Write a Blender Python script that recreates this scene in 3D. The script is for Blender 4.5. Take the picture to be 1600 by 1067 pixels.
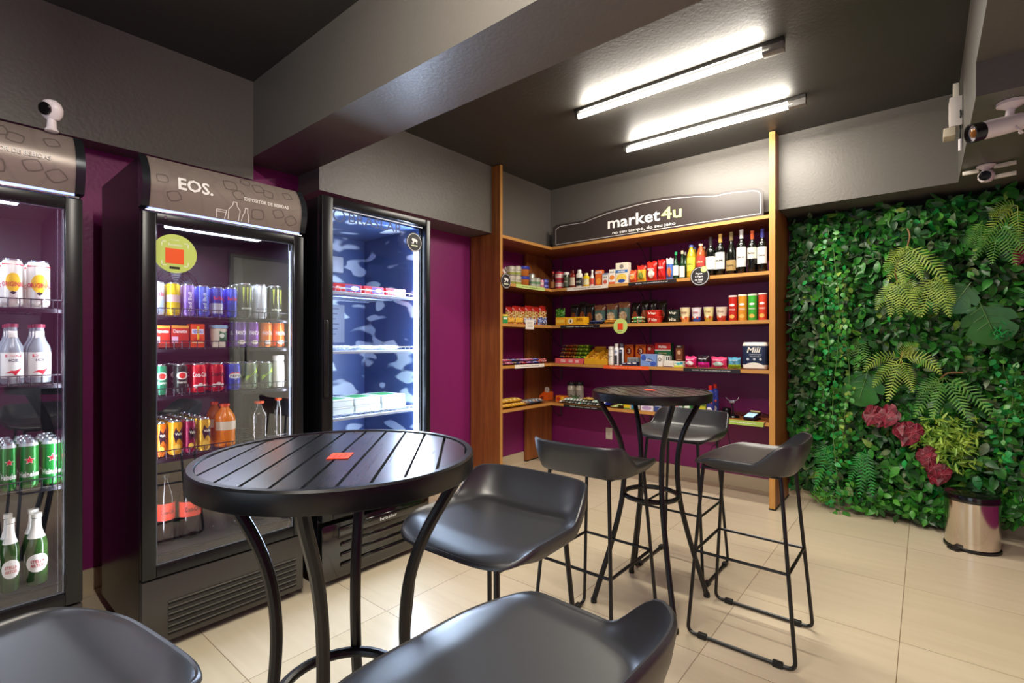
import bpy, math, random
from mathutils import Vector, Matrix, Euler
import numpy as np
R = math.radians
random.seed(7)
scene = bpy.context.scene
for o in list(bpy.data.objects):
    bpy.data.objects.remove(o, do_unlink=True)
COL = scene.collection

# ------------------------------------------------------------------ camera, world, lights, exposure
FPX, EYE, YAW = 774.5, 1.22, R(39.8)
HOR = 535.0
cam_data = bpy.data.cameras.new('camera')
cam_data.sensor_width = 36.0
cam_data.lens = FPX / 1600 * 36
cam_data.shift_y = 1.5 / 1600
cam_data.clip_start = 0.02
cam = bpy.data.objects.new('camera', cam_data)
cam.location = (0, 0, EYE)
cam.rotation_euler = (R(90), 0, YAW)
COL.objects.link(cam)
scene.camera = cam

world = bpy.data.worlds.new('world')
world.use_nodes = True
world.node_tree.nodes['Background'].inputs[0].default_value = (0.5, 0.55, 0.65, 1)
world.node_tree.nodes['Background'].inputs[1].default_value = 0.05
scene.world = world

scene.view_settings.view_transform = 'Standard'
scene.view_settings.look = 'None'
scene.view_settings.gamma = 1.0
scene.view_settings.use_curve_mapping = False
scene.view_settings.exposure = 0.0
try:
    scene.cycles.transparent_max_bounces = 24
    scene.cycles.max_bounces = 8
    scene.cycles.diffuse_bounces = 5
    scene.cycles.sample_clamp_indirect = 4.0
except Exception:
    pass

def area(name, loc, rot, sx, sy, power, color):
    d = bpy.data.lights.new(name, 'AREA')
    d.shape = 'RECTANGLE'; d.size = sx; d.size_y = sy; d.energy = power; d.color = color
    o = bpy.data.objects.new(name, d); o.location = loc; o.rotation_euler = rot
    COL.objects.link(o)
    return o
TUBE_POWER = 28.0      # each ceiling tube of the shop
WARM = (1.0, 0.92, 0.80)
COOL = (0.86, 0.93, 1.0)
# cool area lamp standing for daylight at an unseen street door
area('unseen_door_daylight', (-0.9, -1.72, 1.25), (R(90), 0, 0), 1.5, 1.9, 20.0, (0.72, 0.85, 1.0))

# ------------------------------------------------------------------ helpers
SN, CS = math.sin(YAW), math.cos(YAW)
def ray(px):
    t = (px - 800) / FPX
    return (-SN + CS * t, CS + SN * t)
def on_y(px, Y):
    dx, dy = ray(px); d = Y / dy
    return dx * d, d
def on_x(px, X):
    dx, dy = ray(px); d = X / dx
    return dy * d, d
def z_at(py, d):
    return EYE + (HOR - py) * d / FPX

def lin(h):
    if isinstance(h, (tuple, list)):
        return (*h[:3], 1.0)
    h = h.lstrip('#')
    c = [int(h[i:i + 2], 16) / 255 for i in (0, 2, 4)]
    return tuple(x / 12.92 if x <= 0.04045 else ((x + 0.055) / 1.055) ** 2.4 for x in c) + (1.0,)

MATS = {}
def M(color, rough=0.45, metal=0.0, emit=0.0, spec=0.5, coat=0.0):
    key = (str(color), rough, metal, emit, spec, coat)
    if key in MATS: return MATS[key]
    m = bpy.data.materials.new('paint'); m.use_nodes = True
    b = m.node_tree.nodes['Principled BSDF']
    b.inputs['Base Color'].default_value = lin(color)
    b.inputs['Roughness'].default_value = rough
    b.inputs['Metallic'].default_value = metal
    b.inputs['Specular IOR Level'].default_value = spec
    b.inputs['Coat Weight'].default_value = coat
    if emit:
        b.inputs['Emission Color'].default_value = lin(color)
        b.inputs['Emission Strength'].default_value = emit
    MATS[key] = m
    return m

def nodes(m):
    nt = m.node_tree
    return nt, nt.nodes, nt.links, nt.nodes['Principled BSDF']

def mat_plaster(name, color, var=0.12, rough=0.6, bump=0.03, coat=0.0):
    m = bpy.data.materials.new(name); m.use_nodes = True
    nt, N, L, b = nodes(m)
    tc = N.new('ShaderNodeTexCoord')
    n = N.new('ShaderNodeTexNoise'); n.inputs['Scale'].default_value = 2.2; n.inputs['Detail'].default_value = 6
    L.new(tc.outputs['Object'], n.inputs['Vector'])
    r = N.new('ShaderNodeValToRGB')
    c = lin(color)
    r.color_ramp.elements[0].color = tuple(x * (1 - var) for x in c[:3]) + (1,)
    r.color_ramp.elements[1].color = tuple(min(1, x * (1 + var)) for x in c[:3]) + (1,)
    L.new(n.outputs['Fac'], r.inputs['Fac']); L.new(r.outputs['Color'], b.inputs['Base Color'])
    n2 = N.new('ShaderNodeTexNoise'); n2.inputs['Scale'].default_value = 60; n2.inputs['Detail'].default_value = 4
    L.new(tc.outputs['Object'], n2.inputs['Vector'])
    bp = N.new('ShaderNodeBump'); bp.inputs['Strength'].default_value = bump * 4; bp.inputs['Distance'].default_value = 0.01
    L.new(n2.outputs['Fac'], bp.inputs['Height']); L.new(bp.outputs['Normal'], b.inputs['Normal'])
    b.inputs['Roughness'].default_value = rough
    b.inputs['Coat Weight'].default_value = coat
    return m

def mat_wood(name, dark, light, axis='Z', rough=0.42):
    m = bpy.data.materials.new(name); m.use_nodes = True
    nt, N, L, b = nodes(m)
    tc = N.new('ShaderNodeTexCoord'); mp = N.new('ShaderNodeMapping')
    s = {'Z': (14, 14, 0.7), 'X': (0.7, 14, 14), 'Y': (14, 0.7, 14)}[axis]
    mp.inputs['Scale'].default_value = s
    L.new(tc.outputs['Object'], mp.inputs['Vector'])
    n = N.new('ShaderNodeTexNoise'); n.inputs['Scale'].default_value = 1.6; n.inputs['Detail'].default_value = 8
    n.inputs['Roughness'].default_value = 0.65; n.inputs['Distortion'].default_value = 0.7
    L.new(mp.outputs['Vector'], n.inputs['Vector'])
    n2 = N.new('ShaderNodeTexNoise'); n2.inputs['Scale'].default_value = 9; n2.inputs['Detail'].default_value = 3
    L.new(mp.outputs['Vector'], n2.inputs['Vector'])
    mx = N.new('ShaderNodeMath'); mx.operation = 'MULTIPLY_ADD'; mx.inputs[1].default_value = 0.35
    L.new(n2.outputs['Fac'], mx.inputs[0]); L.new(n.outputs['Fac'], mx.inputs[2])
    r = N.new('ShaderNodeValToRGB')
    r.color_ramp.elements[0].position = 0.45; r.color_ramp.elements[0].color = lin(dark)
    r.color_ramp.elements[1].position = 0.85; r.color_ramp.elements[1].color = lin(light)
    L.new(mx.outputs[0], r.inputs['Fac']); L.new(r.outputs['Color'], b.inputs['Base Color'])
    b.inputs['Roughness'].default_value = rough
    return m

def mat_tiles():
    m = bpy.data.materials.new('cream_floor_tiles'); m.use_nodes = True
    nt, N, L, b = nodes(m)
    tc = N.new('ShaderNodeTexCoord'); mp = N.new('ShaderNodeMapping')
    mp.inputs['Location'].default_value = (0.08 + 6.0, -1.965 + 6.0, 0)
    L.new(tc.outputs['Object'], mp.inputs['Vector'])
    br = N.new('ShaderNodeTexBrick'); br.offset = 0.0; br.squash = 1.0
    br.inputs['Scale'].default_value = 1.0; br.inputs['Brick Width'].default_value = 0.6
    br.inputs['Row Height'].default_value = 0.6; br.inputs['Mortar Size'].default_value = 0.0016
    br.inputs['Mortar Smooth'].default_value = 0.1; br.inputs['Bias'].default_value = -0.2
    br.inputs['Color1'].default_value = lin('#D9CBB0'); br.inputs['Color2'].default_value = lin('#D2C4A6')
    br.inputs['Mortar'].default_value = lin('#8E7A60')
    L.new(mp.outputs['Vector'], br.inputs['Vector'])
    # long soft veins running along each tile
    mp2 = N.new('ShaderNodeMapping'); mp2.inputs['Scale'].default_value = (0.9, 9, 1); mp2.inputs['Rotation'].default_value = (0, 0, R(4))
    L.new(tc.outputs['Object'], mp2.inputs['Vector'])
    n = N.new('ShaderNodeTexNoise'); n.inputs['Scale'].default_value = 2.2; n.inputs['Detail'].default_value = 6; n.inputs['Distortion'].default_value = 0.8
    L.new(mp2.outputs['Vector'], n.inputs['Vector'])
    r = N.new('ShaderNodeValToRGB')
    r.color_ramp.elements[0].position = 0.3; r.color_ramp.elements[0].color = (0.80, 0.76, 0.70, 1)
    r.color_ramp.elements[1].position = 0.62; r.color_ramp.elements[1].color = (1, 1, 1, 1)
    L.new(n.outputs['Fac'], r.inputs['Fac'])
    mx = N.new('ShaderNodeMix'); mx.data_type = 'RGBA'; mx.blend_type = 'MULTIPLY'; mx.inputs['Factor'].default_value = 0.3
    L.new(br.outputs['Color'], mx.inputs['A']); L.new(r.outputs['Color'], mx.inputs['B'])
    L.new(mx.outputs['Result'], b.inputs['Base Color'])
    b.inputs['Roughness'].default_value = 0.28
    bp = N.new('ShaderNodeBump'); bp.inputs['Strength'].default_value = 0.25; bp.inputs['Distance'].default_value = 0.002; bp.invert = True
    L.new(br.outputs['Fac'], bp.inputs['Height']); L.new(bp.outputs['Normal'], b.inputs['Normal'])
    return m

def mat_glass(name, tint=(1, 1, 1), r0=.04, rough=0.0):
    m = bpy.data.materials.new(name); m.use_nodes = True
    nt = m.node_tree; N = nt.nodes; L = nt.links
    N.remove(N['Principled BSDF'])
    out = N['Material Output']
    t = N.new('ShaderNodeBsdfTransparent'); t.inputs[0].default_value = (*tint, 1)
    g = N.new('ShaderNodeBsdfGlossy'); g.inputs['Roughness'].default_value = rough
    lw = N.new('ShaderNodeLayerWeight'); lw.inputs[0].default_value = .5
    pw = N.new('ShaderNodeMath'); pw.operation = 'POWER'; pw.inputs[1].default_value = 5; L.new(lw.outputs['Facing'], pw.inputs[0])
    f = N.new('ShaderNodeMath'); f.operation = 'MULTIPLY_ADD'; f.inputs[1].default_value = 1 - r0; f.inputs[2].default_value = r0; L.new(pw.outputs[0], f.inputs[0])
    mx = N.new('ShaderNodeMixShader')
    L.new(f.outputs[0], mx.inputs[0]); L.new(t.outputs[0], mx.inputs[1]); L.new(g.outputs[0], mx.inputs[2])
    L.new(mx.outputs[0], out.inputs['Surface'])
    return m

# ---- mesh builder
class MB:
    def __init__(s): s.v = []; s.f = []; s.m = []
    def add(s, vs, fs, mi=0, xf=None):
        n = len(s.v)
        if xf is not None: vs = [tuple(xf @ Vector(v)) for v in vs]
        s.v.extend([tuple(v) for v in vs])
        for k, f in enumerate(fs):
            s.f.append(tuple(i + n for i in f))
            s.m.append(mi[k] if isinstance(mi, (list, tuple)) else mi)
        return s
    def box(s, x0, x1, y0, y1, z0, z1, mi=0, xf=None):
        if x0 > x1: x0, x1 = x1, x0
        if y0 > y1: y0, y1 = y1, y0
        if z0 > z1: z0, z1 = z1, z0
        vs = [(x0, y0, z0), (x1, y0, z0), (x1, y1, z0), (x0, y1, z0), (x0, y0, z1), (x1, y0, z1), (x1, y1, z1), (x0, y1, z1)]
        fs = [(0, 3, 2, 1), (4, 5, 6, 7), (0, 1, 5, 4), (1, 2, 6, 5), (2, 3, 7, 6), (3, 0, 4, 7)]
        return s.add(vs, fs, mi, xf)
    def rbox(s, x0, x1, y0, y1, z0, z1, r=0.004, mi=0, xf=None):
        """box with a chamfer on every vertical and horizontal edge"""
        import bmesh
        bm = bmesh.new(); bmesh.ops.create_cube(bm, size=1)
        for v in bm.verts:
            v.co = Vector(((x0 + x1) / 2 + v.co.x * (x1 - x0), (y0 + y1) / 2 + v.co.y * (y1 - y0), (z0 + z1) / 2 + v.co.z * (z1 - z0)))
        bmesh.ops.bevel(bm, geom=bm.edges[:], offset=r, segments=2, profile=0.5, affect='EDGES')
        bm.verts.index_update()
        s.add([v.co[:] for v in bm.verts], [[v.index for v in f.verts] for f in bm.faces], mi, xf); bm.free()
        return s
    def lathe(s, prof, seg=24, mi=0, xf=None, cap=True, sx=1.0, sy=1.0):
        vs = []; fs = []; ms = []
        n = len(prof)
        for (r, z) in prof:
            for k in range(seg):
                a = 2 * math.pi * k / seg
                vs.append((r * math.cos(a) * sx, r * math.sin(a) * sy, z))
        for i in range(n - 1):
            for k in range(seg):
                k2 = (k + 1) % seg
                fs.append((i * seg + k, i * seg + k2, (i + 1) * seg + k2, (i + 1) * seg + k))
                ms.append(mi[i] if isinstance(mi, (list, tuple)) else mi)
        if cap:
            if prof[0][0] > 1e-6: fs.append(tuple(reversed(range(seg)))); ms.append(ms[0])
            if prof[-1][0] > 1e-6: fs.append(tuple((n - 1) * seg + k for k in range(seg))); ms.append(ms[-1] if not isinstance(mi, (list, tuple)) else mi[-1])
        return s.add(vs, fs, ms, xf)
    def tube(s, pts, r, seg=8, mi=0, closed=False, xf=None):
        pts = [Vector(p) for p in pts]; n = len(pts)
        vs = []; fs = []
        up = None
        for i, p in enumerate(pts):
            if closed: t = (pts[(i + 1) % n] - pts[i - 1])
            else: t = (pts[min(i + 1, n - 1)] - pts[max(i - 1, 0)])
            t.normalize()
            if up is None:
                up = Vector((0, 0, 1)) if abs(t.z) < 0.9 else Vector((1, 0, 0))
            a = t.cross(up); a.normalize(); b = a.cross(t); b.normalize(); up = b
            rr = r[i] if isinstance(r, (list, tuple)) else r
            for k in range(seg):
                an = 2 * math.pi * k / seg
                vs.append(tuple(p + a * rr * math.cos(an) + b * rr * math.sin(an)))
        m = n if closed else n - 1
        for i in range(m):
            j = (i + 1) % n
            for k in range(seg):
                k2 = (k + 1) % seg
                fs.append((i * seg + k, i * seg + k2, j * seg + k2, j * seg + k))
        if not closed:
            fs.append(tuple(reversed(range(seg)))); fs.append(tuple((n - 1) * seg + k for k in range(seg)))
        return s.add(vs, fs, mi, xf)
    def prism(s, poly, y0, y1, mi=0, xf=None):
        """polygon in x,z extruded from y0 to y1"""
        n = len(poly)
        vs = [(x, y0, z) for x, z in poly] + [(x, y1, z) for x, z in poly]
        fs = [tuple(range(n)), tuple(reversed(range(n, 2 * n)))]
        for i in range(n):
            j = (i + 1) % n
            fs.append((i, i + n, j + n, j))
        return s.add(vs, fs, mi, xf)
    def ribbon(s, pts, w, y, t=0.0008, mi=0, closed=True):
        """flat line of width w along an x,z polyline"""
        n = len(pts); vs = []; fs = []
        P = [Vector((p[0], p[1])) for p in pts]
        for i in range(n):
            a = P[i] - P[i - 1] if (i > 0 or closed) else P[1] - P[0]
            b = P[(i + 1) % n] - P[i] if (i < n - 1 or closed) else P[-1] - P[-2]
            a.normalize(); b.normalize()
            t_ = a + b
            if t_.length < 1e-6: t_ = a
            t_.normalize(); nn = Vector((-t_.y, t_.x)); k = 1 / max(0.5, nn.dot(Vector((-a.y, a.x))))
            o = nn * (w / 2 * k)
            for sg in (1, -1):
                q = P[i] + o * sg
                vs += [(q.x, y, q.y), (q.x, y - t, q.y)]
        m = n if closed else n - 1
        for i in range(m):
            j = (i + 1) % n
            a, b = i * 4, j * 4
            fs += [(a + 1, b + 1, b + 3, a + 3), (a, a + 2, b + 2, b), (a, b, b + 1, a + 1), (a + 2, a + 3, b + 3, b + 2)]
        return s.add(vs, fs, mi)
    def disc(s, x, z, rx, rz, y, t=0.001, mi=0, seg=36):
        poly = [(x + rx * math.cos(2 * math.pi * k / seg), z + rz * math.sin(2 * math.pi * k / seg)) for k in range(seg)]
        return s.prism(poly, y - t, y, mi)
    def data(s, name, mats, smooth=35):
        me = bpy.data.meshes.new(name)
        me.from_pydata(s.v, [], s.f)
        if not isinstance(mats, (list, tuple)): mats = [mats]
        for m in mats: me.materials.append(m)
        me.polygons.foreach_set('material_index', s.m)
        if smooth:
            me.polygons.foreach_set('use_smooth', [True] * len(s.f))
            me.set_sharp_from_angle(angle=R(smooth))
        me.update()
        return me
    def build(s, name, mats, parent=None, loc=(0, 0, 0), rot=(0, 0, 0), smooth=35):
        o = bpy.data.objects.new(name, s.data(name, mats, smooth))
        o.location = loc; o.rotation_euler = rot
        COL.objects.link(o)
        if parent is not None: o.parent = parent
        return o

def tag(o, label=None, cat=None, group=None, kind=None):
    if label: o['label'] = label
    if cat: o['category'] = cat
    if group: o['group'] = group
    if kind: o['kind'] = kind
    return o
def empty(name, loc, rz=0.0):
    o = bpy.data.objects.new(name, None); o.location = loc; o.rotation_euler = (0, 0, rz)
    o.empty_display_size = 0.05
    COL.objects.link(o); return o
KIDS = {}
def copy_tree(o, parent=None):
    c = o.copy(); COL.objects.link(c)
    if parent is not None: c.parent = parent
    for ch in [k for k in bpy.data.objects if k.parent == o]:
        copy_tree(ch, c)
    return c

# ---- lettering
_txt = {}
def text_geo(body, bold=0.02):
    key = (body, bold)
    if key in _txt: return _txt[key]
    cu = bpy.data.curves.new('lettering', 'FONT'); cu.body = body; cu.size = 1.0
    cu.align_x = 'CENTER'; cu.offset = bold * .35; cu.resolution_u = 2
    ob = bpy.data.objects.new('lettering', cu); COL.objects.link(ob)
    dg = bpy.context.evaluated_depsgraph_get(); dg.update()
    me = bpy.data.meshes.new_from_object(ob.evaluated_get(dg))
    vs = [v.co[:] for v in me.vertices]; fs = [tuple(p.vertices) for p in me.polygons]
    bpy.data.objects.remove(ob, do_unlink=True); bpy.data.curves.remove(cu); bpy.data.meshes.remove(me)
    xs = [v[0] for v in vs] or [0]; ys = [v[1] for v in vs] or [0]
    _txt[key] = (vs, fs, min(xs), max(xs), min(ys), max(ys))
    return _txt[key]
def add_text(mb, body, cx, cz, w=None, h=None, y=0.0, mi=0, bold=0.02, fn=None, slant=0.0, rot=0.0):
    """lettering facing -y, fitted to width w and height h, centred on cx, cz"""
    vs, fs, x0, x1, y0, y1 = text_geo(body, bold)
    if w is None: sx = sz = h / (y1 - y0)
    elif h is None: sx = sz = w / (x1 - x0)
    else: sx = w / (x1 - x0); sz = h / (y1 - y0)
    out = []
    ca, sa = math.cos(rot), math.sin(rot)
    for (a, b, c) in vs:
        X = (a - (x0 + x1) / 2) * sx; Z = (b - (y0 + y1) / 2) * sz
        X += slant * Z
        X, Z = X * ca - Z * sa, X * sa + Z * ca
        p = (cx + X, y, cz + Z)
        out.append(fn(*p) if fn else p)
    mb.add(out, fs, mi)
    return mb
def lettering(parent, body, cx, cz, w, h, y, color='#FFFFFF', bold=0.02, fn=None, slant=0, rot=0, name='lettering'):
    mb = MB(); add_text(mb, body, cx, cz, w, h, y, 0, bold, fn, slant, rot)
    return mb.build(name, M(color, 0.5), parent, smooth=0)
def wrap(r):
    return lambda x, y, z: ((r + .0006) * math.sin(x / r), -(r + .0006) * math.cos(x / r), z)
# ------------------------------------------------------------------ the room
CEIL = 2.757
XL, XR, YB, YF = -3.18, 0.80, 4.465, -1.80
m_purple = mat_plaster('purple_wall_paint', '#88226A', 0.06, 0.42)
m_ceil = mat_plaster('charcoal_ceiling_paint', '#403E3A', 0.06, 0.5)
m_grey = mat_plaster('grey_beam_paint', '#66625C', 0.05, 0.4)
m_floor = mat_tiles()
m_base = mat_plaster('cream_baseboard_tile', '#CFC0A2', 0.05, 0.3, 0.0)
m_wood = mat_wood('brown_wood_laminate', '#7C4520', '#AB6A34')
m_woodx = mat_wood('brown_wood_laminate_along', '#7A431D', '#A9672F', 'X')
m_woody = mat_wood('brown_wood_laminate_across', '#7A431D', '#A9672F', 'Y')
m_edge = mat_wood('lamplit_edge_wood', '#B8813F', '#C9934E', 'Z')  # front edges: same laminate with the lamp light put into a lighter colour
m_edgex = mat_wood('lamplit_edge_wood_along', '#B8813F', '#C9934E', 'X')
m_edgey = mat_wood('lamplit_edge_wood_across', '#B8813F', '#C9934E', 'Y')

def struct(name, mat, *bx, parent=None):
    mb = MB()
    for b in bx: mb.box(*b)
    o = mb.build(name, mat, parent, smooth=0)
    if parent is None: o['kind'] = 'structure'
    return o
struct('floor', m_floor, (XL - .1, XR + .1, YF - .1, YB + .1, -.03, 0))
struct('ceiling', m_ceil, (XL - .1, XR + .1, YF - .1, YB + .1, CEIL, CEIL + .05))
struct('wall_left', m_purple, (XL - .1, XL, YF - .1, YB + .1, 0, CEIL))
struct('wall_back', m_purple, (XL, XR, YB, YB + .1, 0, CEIL))
struct('wall_right', m_purple, (XR, XR + .1, YF - .1, 2.03, 0, CEIL), (XR, XR + .1, 3.03, YB + .1, 0, CEIL), (XR, XR + .1, 2.03, 3.03, 2.12, CEIL))
struct('wall_front', m_grey, (XL, -1.75, YF - .1, YF, 0, CEIL), (-.05, XR, YF - .1, YF, 0, CEIL), (-1.75, -.05, YF - .1, YF, 2.3, CEIL))
struct('baseboard_left', m_base, (XL, XL + .015, YF, 3.99, 0, .10))
struct('baseboard_back', m_base, (XL + .05, XR, YB - .015, YB, 0, .10))
struct('baseboard_right', m_base, (XR - .015, XR, YF, 2.0, 0, .10))
BX = 2.315
struct('trim_1', m_grey, (XL, XR, 1.27, 1.61, BX, CEIL))                    # cross beam
struct('trim_2', m_grey, (XL, -2.91, 1.61, YB, 2.175, CEIL))                # beam along the left wall, far half
struct('trim_3', m_grey, (XL, -3.045, YF, 1.27, 2.18, CEIL))                # beam along the left wall, near half
struct('trim_4', m_grey, (-2.91, XR, 4.10, YB, 2.205, CEIL))                # beam over the back shelves
struct('trim_5', m_grey, (.157, XR, 2.72, 4.10, 2.205, CEIL), (.157, XR, 1.61, 2.72, 2.34, CEIL))
# pale steel service door opposite the coolers (seen mirrored in their glass)
dr = struct('door_1', M('#E4E5DC', .5), (XR - .02, XR + .03, 2.06, 3.0, 0.005, 2.09))
f = MB(); f.box(XR - .035, XR + .05, 2.03, 2.06, 0, 2.12); f.box(XR - .035, XR + .05, 3.0, 3.03, 0, 2.12); f.box(XR - .035, XR + .05, 2.06, 3.0, 2.09, 2.12)
f.build('door_frame', M('#8C8C84', .5), dr, smooth=0)
f = MB(); f.tube([(XR - .02, 2.16, .86), (XR - .07, 2.16, .88), (XR - .07, 2.16, 1.2), (XR - .02, 2.16, 1.22)], .012); f.build('door_handle', M('#1C1C1C', .3), dr)
# glazed street door behind the photographer
dr = MB().rbox(-1.75, -.05, YF - .06, YF - .02, 0.005, 2.295, .006).build('door_2', mat_glass('street_door_glass'), None, smooth=0); dr['kind'] = 'structure'
f = MB()
for x in (-1.73, -.93, -.87, -.09): f.box(x - .02, x + .02, YF - .07, YF - .01, .004, 2.29)
f.build('door_frame', M('#1A1A1A', .4, .5), dr, smooth=0)

# ------------------------------------------------------------------ lamps
def tube_lamp(x0, x1, y, label, group='fluorescent tube fixtures on the ceiling', power=TUBE_POWER, side=.36, tilt=122):
    t = tag(empty('tube_lamp', ((x0 + x1) / 2, y, CEIL)), label, 'ceiling light', group)
    L = (x1 - x0) / 2
    m = MB(); m.rbox(-L, L, -.028, .028, -.022, 0, .003); m.build('housing', M('#3A3835', .5), t)
    m = MB(); m.rbox(L - .10, L, -.027, .027, -.062, -.022, .004); m.build('socket', M('#8F8C88', .45), t)
    m = MB(); m.rbox(-L, -L + .025, -.02, .02, -.058, -.022, .004); m.build('socket', M('#55524E', .45), t)
    m = MB(); m.tube([(-L + .02, 0, -.044), (L - .09, 0, -.044)], .0165, 14); m.build('tube', M('#FFF8EC', .5, 0, 14.0), t)
    a = area('tube_light', (0, 0, -.064), (0, 0, 0), (x1 - x0) - .14, .03, power, WARM); a.parent = t
    for sg, nm in ((1, 'a'), (-1, 'b')):
        a = area('tube_side_light', (0, sg * .022, -.04), (R(tilt) * sg, 0, 0), (x1 - x0) - .14, .03, power * side, WARM); a.parent = t
    return t
tube_lamp(-1.78, -.545, 2.80, 'bright ceiling tube lamp nearest the dark cross beam', 'fluorescent tube fixtures on the ceiling')
tube_lamp(-1.80, -.565, 3.53, 'bright ceiling tube lamp nearest the market sign', 'fluorescent tube fixtures on the ceiling')
tube_lamp(-1.15, .085, .45, 'ceiling tube lamp before the cross beam, above the near table', 'fluorescent tube fixtures on the ceiling', TUBE_POWER * 1.2, .9, 92)
tube_lamp(-.62, .615, -.75, 'ceiling tube lamp nearest the glazed street door', 'fluorescent tube fixtures on the ceiling', TUBE_POWER * .6)

# ------------------------------------------------------------------ shelving
SZ = [2.14, 1.73, 1.373, 1.004, .62]      # centre heights of the five boards
TOP = [z + .0125 for z in SZ]
YS, XS = 3.976, -2.81                     # front edges of the two units
bu = tag(empty('shelving_unit', (-2.0, 4.2, 0)), 'long brown wooden wall shelving under the market sign, five boards', 'shelving')
def bpart(name, mb, mat, parent=bu, sub=None):
    o = mb.build(name, mat, parent, smooth=30); o.location = -Vector(bu.location) if parent is bu else (0, 0, 0); return o
p = bpart('side_panel', MB().prism([(YS + .002, .012), (YB - .017, .012), (YB - .017, 2.2), (4.098, 2.2), (4.098, 2.752), (YS + .002, 2.752)], -.872, -.834, 0, Matrix(((0, 1, 0, 0), (1, 0, 0, 0), (0, 0, 1, 0), (0, 0, 0, 1)))), m_wood)
bpart('lamplit_edge', MB().box(-.873, -.833, YS - .002, YS + .002, .012, 2.752), m_edge, p)
bpart('plinth', MB().box(-.876, -.830, YS - .004, YB - .02, 0.001, .012), M('#1A120C', .5), p)
p = bpart('side_panel', MB().box(XL + .016, XL + .045, YS + .02, YB - .017, .012, 2.1275), m_wood)
bpart('plinth', MB().box(XL + .016, XL + .047, YS + .018, YB - .02, 0.001, .012), M('#1A120C', .5), p)
for i, z in enumerate(SZ):
    x0 = XL + .046 if i else XL + .001
    s = bpart('shelf', MB().box(x0, -.873, YS + .003, YB - .001, z - .0125, z + .0125), m_woodx)
    bpart('lamplit_edge', MB().box(x0 if i else XL + .001, -.874, YS, YS + .003, z - .013, z + .013), m_edgex, s)
lu = tag(empty('shelving_unit', (-3.0, 3.6, 0)), 'short brown wooden corner shelving beside the purple wall', 'shelving')
def lpart(name, mb, mat, parent=lu):
    o = mb.build(name, mat, parent, smooth=30); o.location = -Vector(lu.location) if parent is lu else (0, 0, 0); return o
p = lpart('side_panel', MB().prism([(XL + .017, .012), (XS - .002, .012), (XS - .002, 2.752), (-2.908, 2.752), (-2.908, 2.17), (XL + .017, 2.17)], 3.213, 3.243), m_wood)
lpart('lamplit_edge', MB().box(XS - .002, XS + .001, 3.212, 3.244, .012, 2.752), m_edge, p)
lpart('plinth', MB().box(XL + .016, XS, 3.211, 3.245, .001, .012), M('#1A120C', .5), p)
for z in SZ:
    s = lpart('shelf', MB().box(XL + .001, XS - .003, 3.2435, YS - .001, z - .0125, z + .0125), m_woody)
    lpart('lamplit_edge', MB().box(XS - .003, XS, 3.2435, YS - .001, z - .013, z + .013), m_edgey, s)
m_iron = M('#4A463F', .45, .6)
def bracket(unit, loc0, P, z):
    """upright against the wall plus a bowed arm under the board; P maps (out, up) to 3-D"""
    mb = MB(); zt = z - .0135
    mb.tube([P(.012, zt), P(.012, zt - .17)], .006, 6)
    pts = [P(.30, zt - .006), P(.25, zt - .02), P(.18, zt - .07), P(.12, zt - .13), P(.06, zt - .17), P(.015, zt - .175)]
    mb.tube(pts, .004, 6)
    o = mb.build('bracket', m_iron, unit); o.location = -Vector(loc0); return o
for z in SZ:
    for x in (on_y(868, YB - .02)[0] + .07, on_y(1016, YB - .02)[0]):
        bracket(bu, bu.location, lambda a, u, x=x: (x, YB - .001 - a, u), z)
for z in SZ[1:]:
    bracket(lu, lu.location, lambda a, u: (XL + .001 + a, 3.30, u), z)

# the sign board standing on the top board
def yp(px, py, Y):
    X, d = on_y(px, Y); return (X, z_at(py, d))
SY = 3.992
def reg(pts): return [yp(760 + u / 3.333, 250 + v / 3.333, SY) for u, v in pts]
out = reg([(346, 458), (346, 352), (368, 336), (430, 326), (500, 317), (545, 298), (620, 268), (700, 244), (780, 222), (850, 206), (930, 192), (1000, 183), (1090, 176), (1190, 174), (1250, 161), (1320, 151), (1390, 146), (1428, 149), (1442, 162), (1444, 298)])
zb = TOP[0] + .001
out[0] = (out[0][0], zb); out[-1] = (out[-1][0], zb)
sg = MB().prism(out, SY, SY + .012).build('shop_sign', M('#3B3331', .28, 0, 0, .6), smooth=0)
tag(sg, 'dark curved market sign board with white outline standing on top shelf', 'sign')
inn = reg([(362, 452), (362, 362), (384, 346), (440, 336), (506, 326), (555, 306), (630, 278), (705, 256), (785, 234), (855, 219), (930, 205), (1000, 197), (1090, 190), (1185, 189), (1250, 175), (1320, 166), (1385, 160), (1415, 163), (1426, 174), (1427, 286)])
inn[0] = (inn[0][0], zb + .02); inn[-1] = (inn[-1][0], zb + .02)
MB().ribbon(inn, .0042, SY - .0004).build('outline', M('#D8D4D0', .4), sg, smooth=0)
x0, x1 = yp(949.5, 350, SY)[0], yp(1033, 340, SY)[0]; x2 = yp(1065.5, 340, SY)[0]
lettering(sg, 'market', (x0 + x1) / 2 - .004, 2.293, x1 - x0 - .012, .102, SY - .0015, '#F4F1EE', .05, name='lettering')
lettering(sg, '4u', (x1 + x2) / 2, 2.295, x2 - x1 - .004, .102, SY - .0015, '#CBDD8C', .05, name='lettering')
xa, xb = yp(957, 360, SY)[0], yp(1055.5, 352, SY)[0]
lettering(sg, 'no seu tempo, do seu jeito', (xa + xb) / 2, 2.198, xb - xa, .036, SY - .0015, '#F4F1EE', .03, name='tagline')

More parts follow.
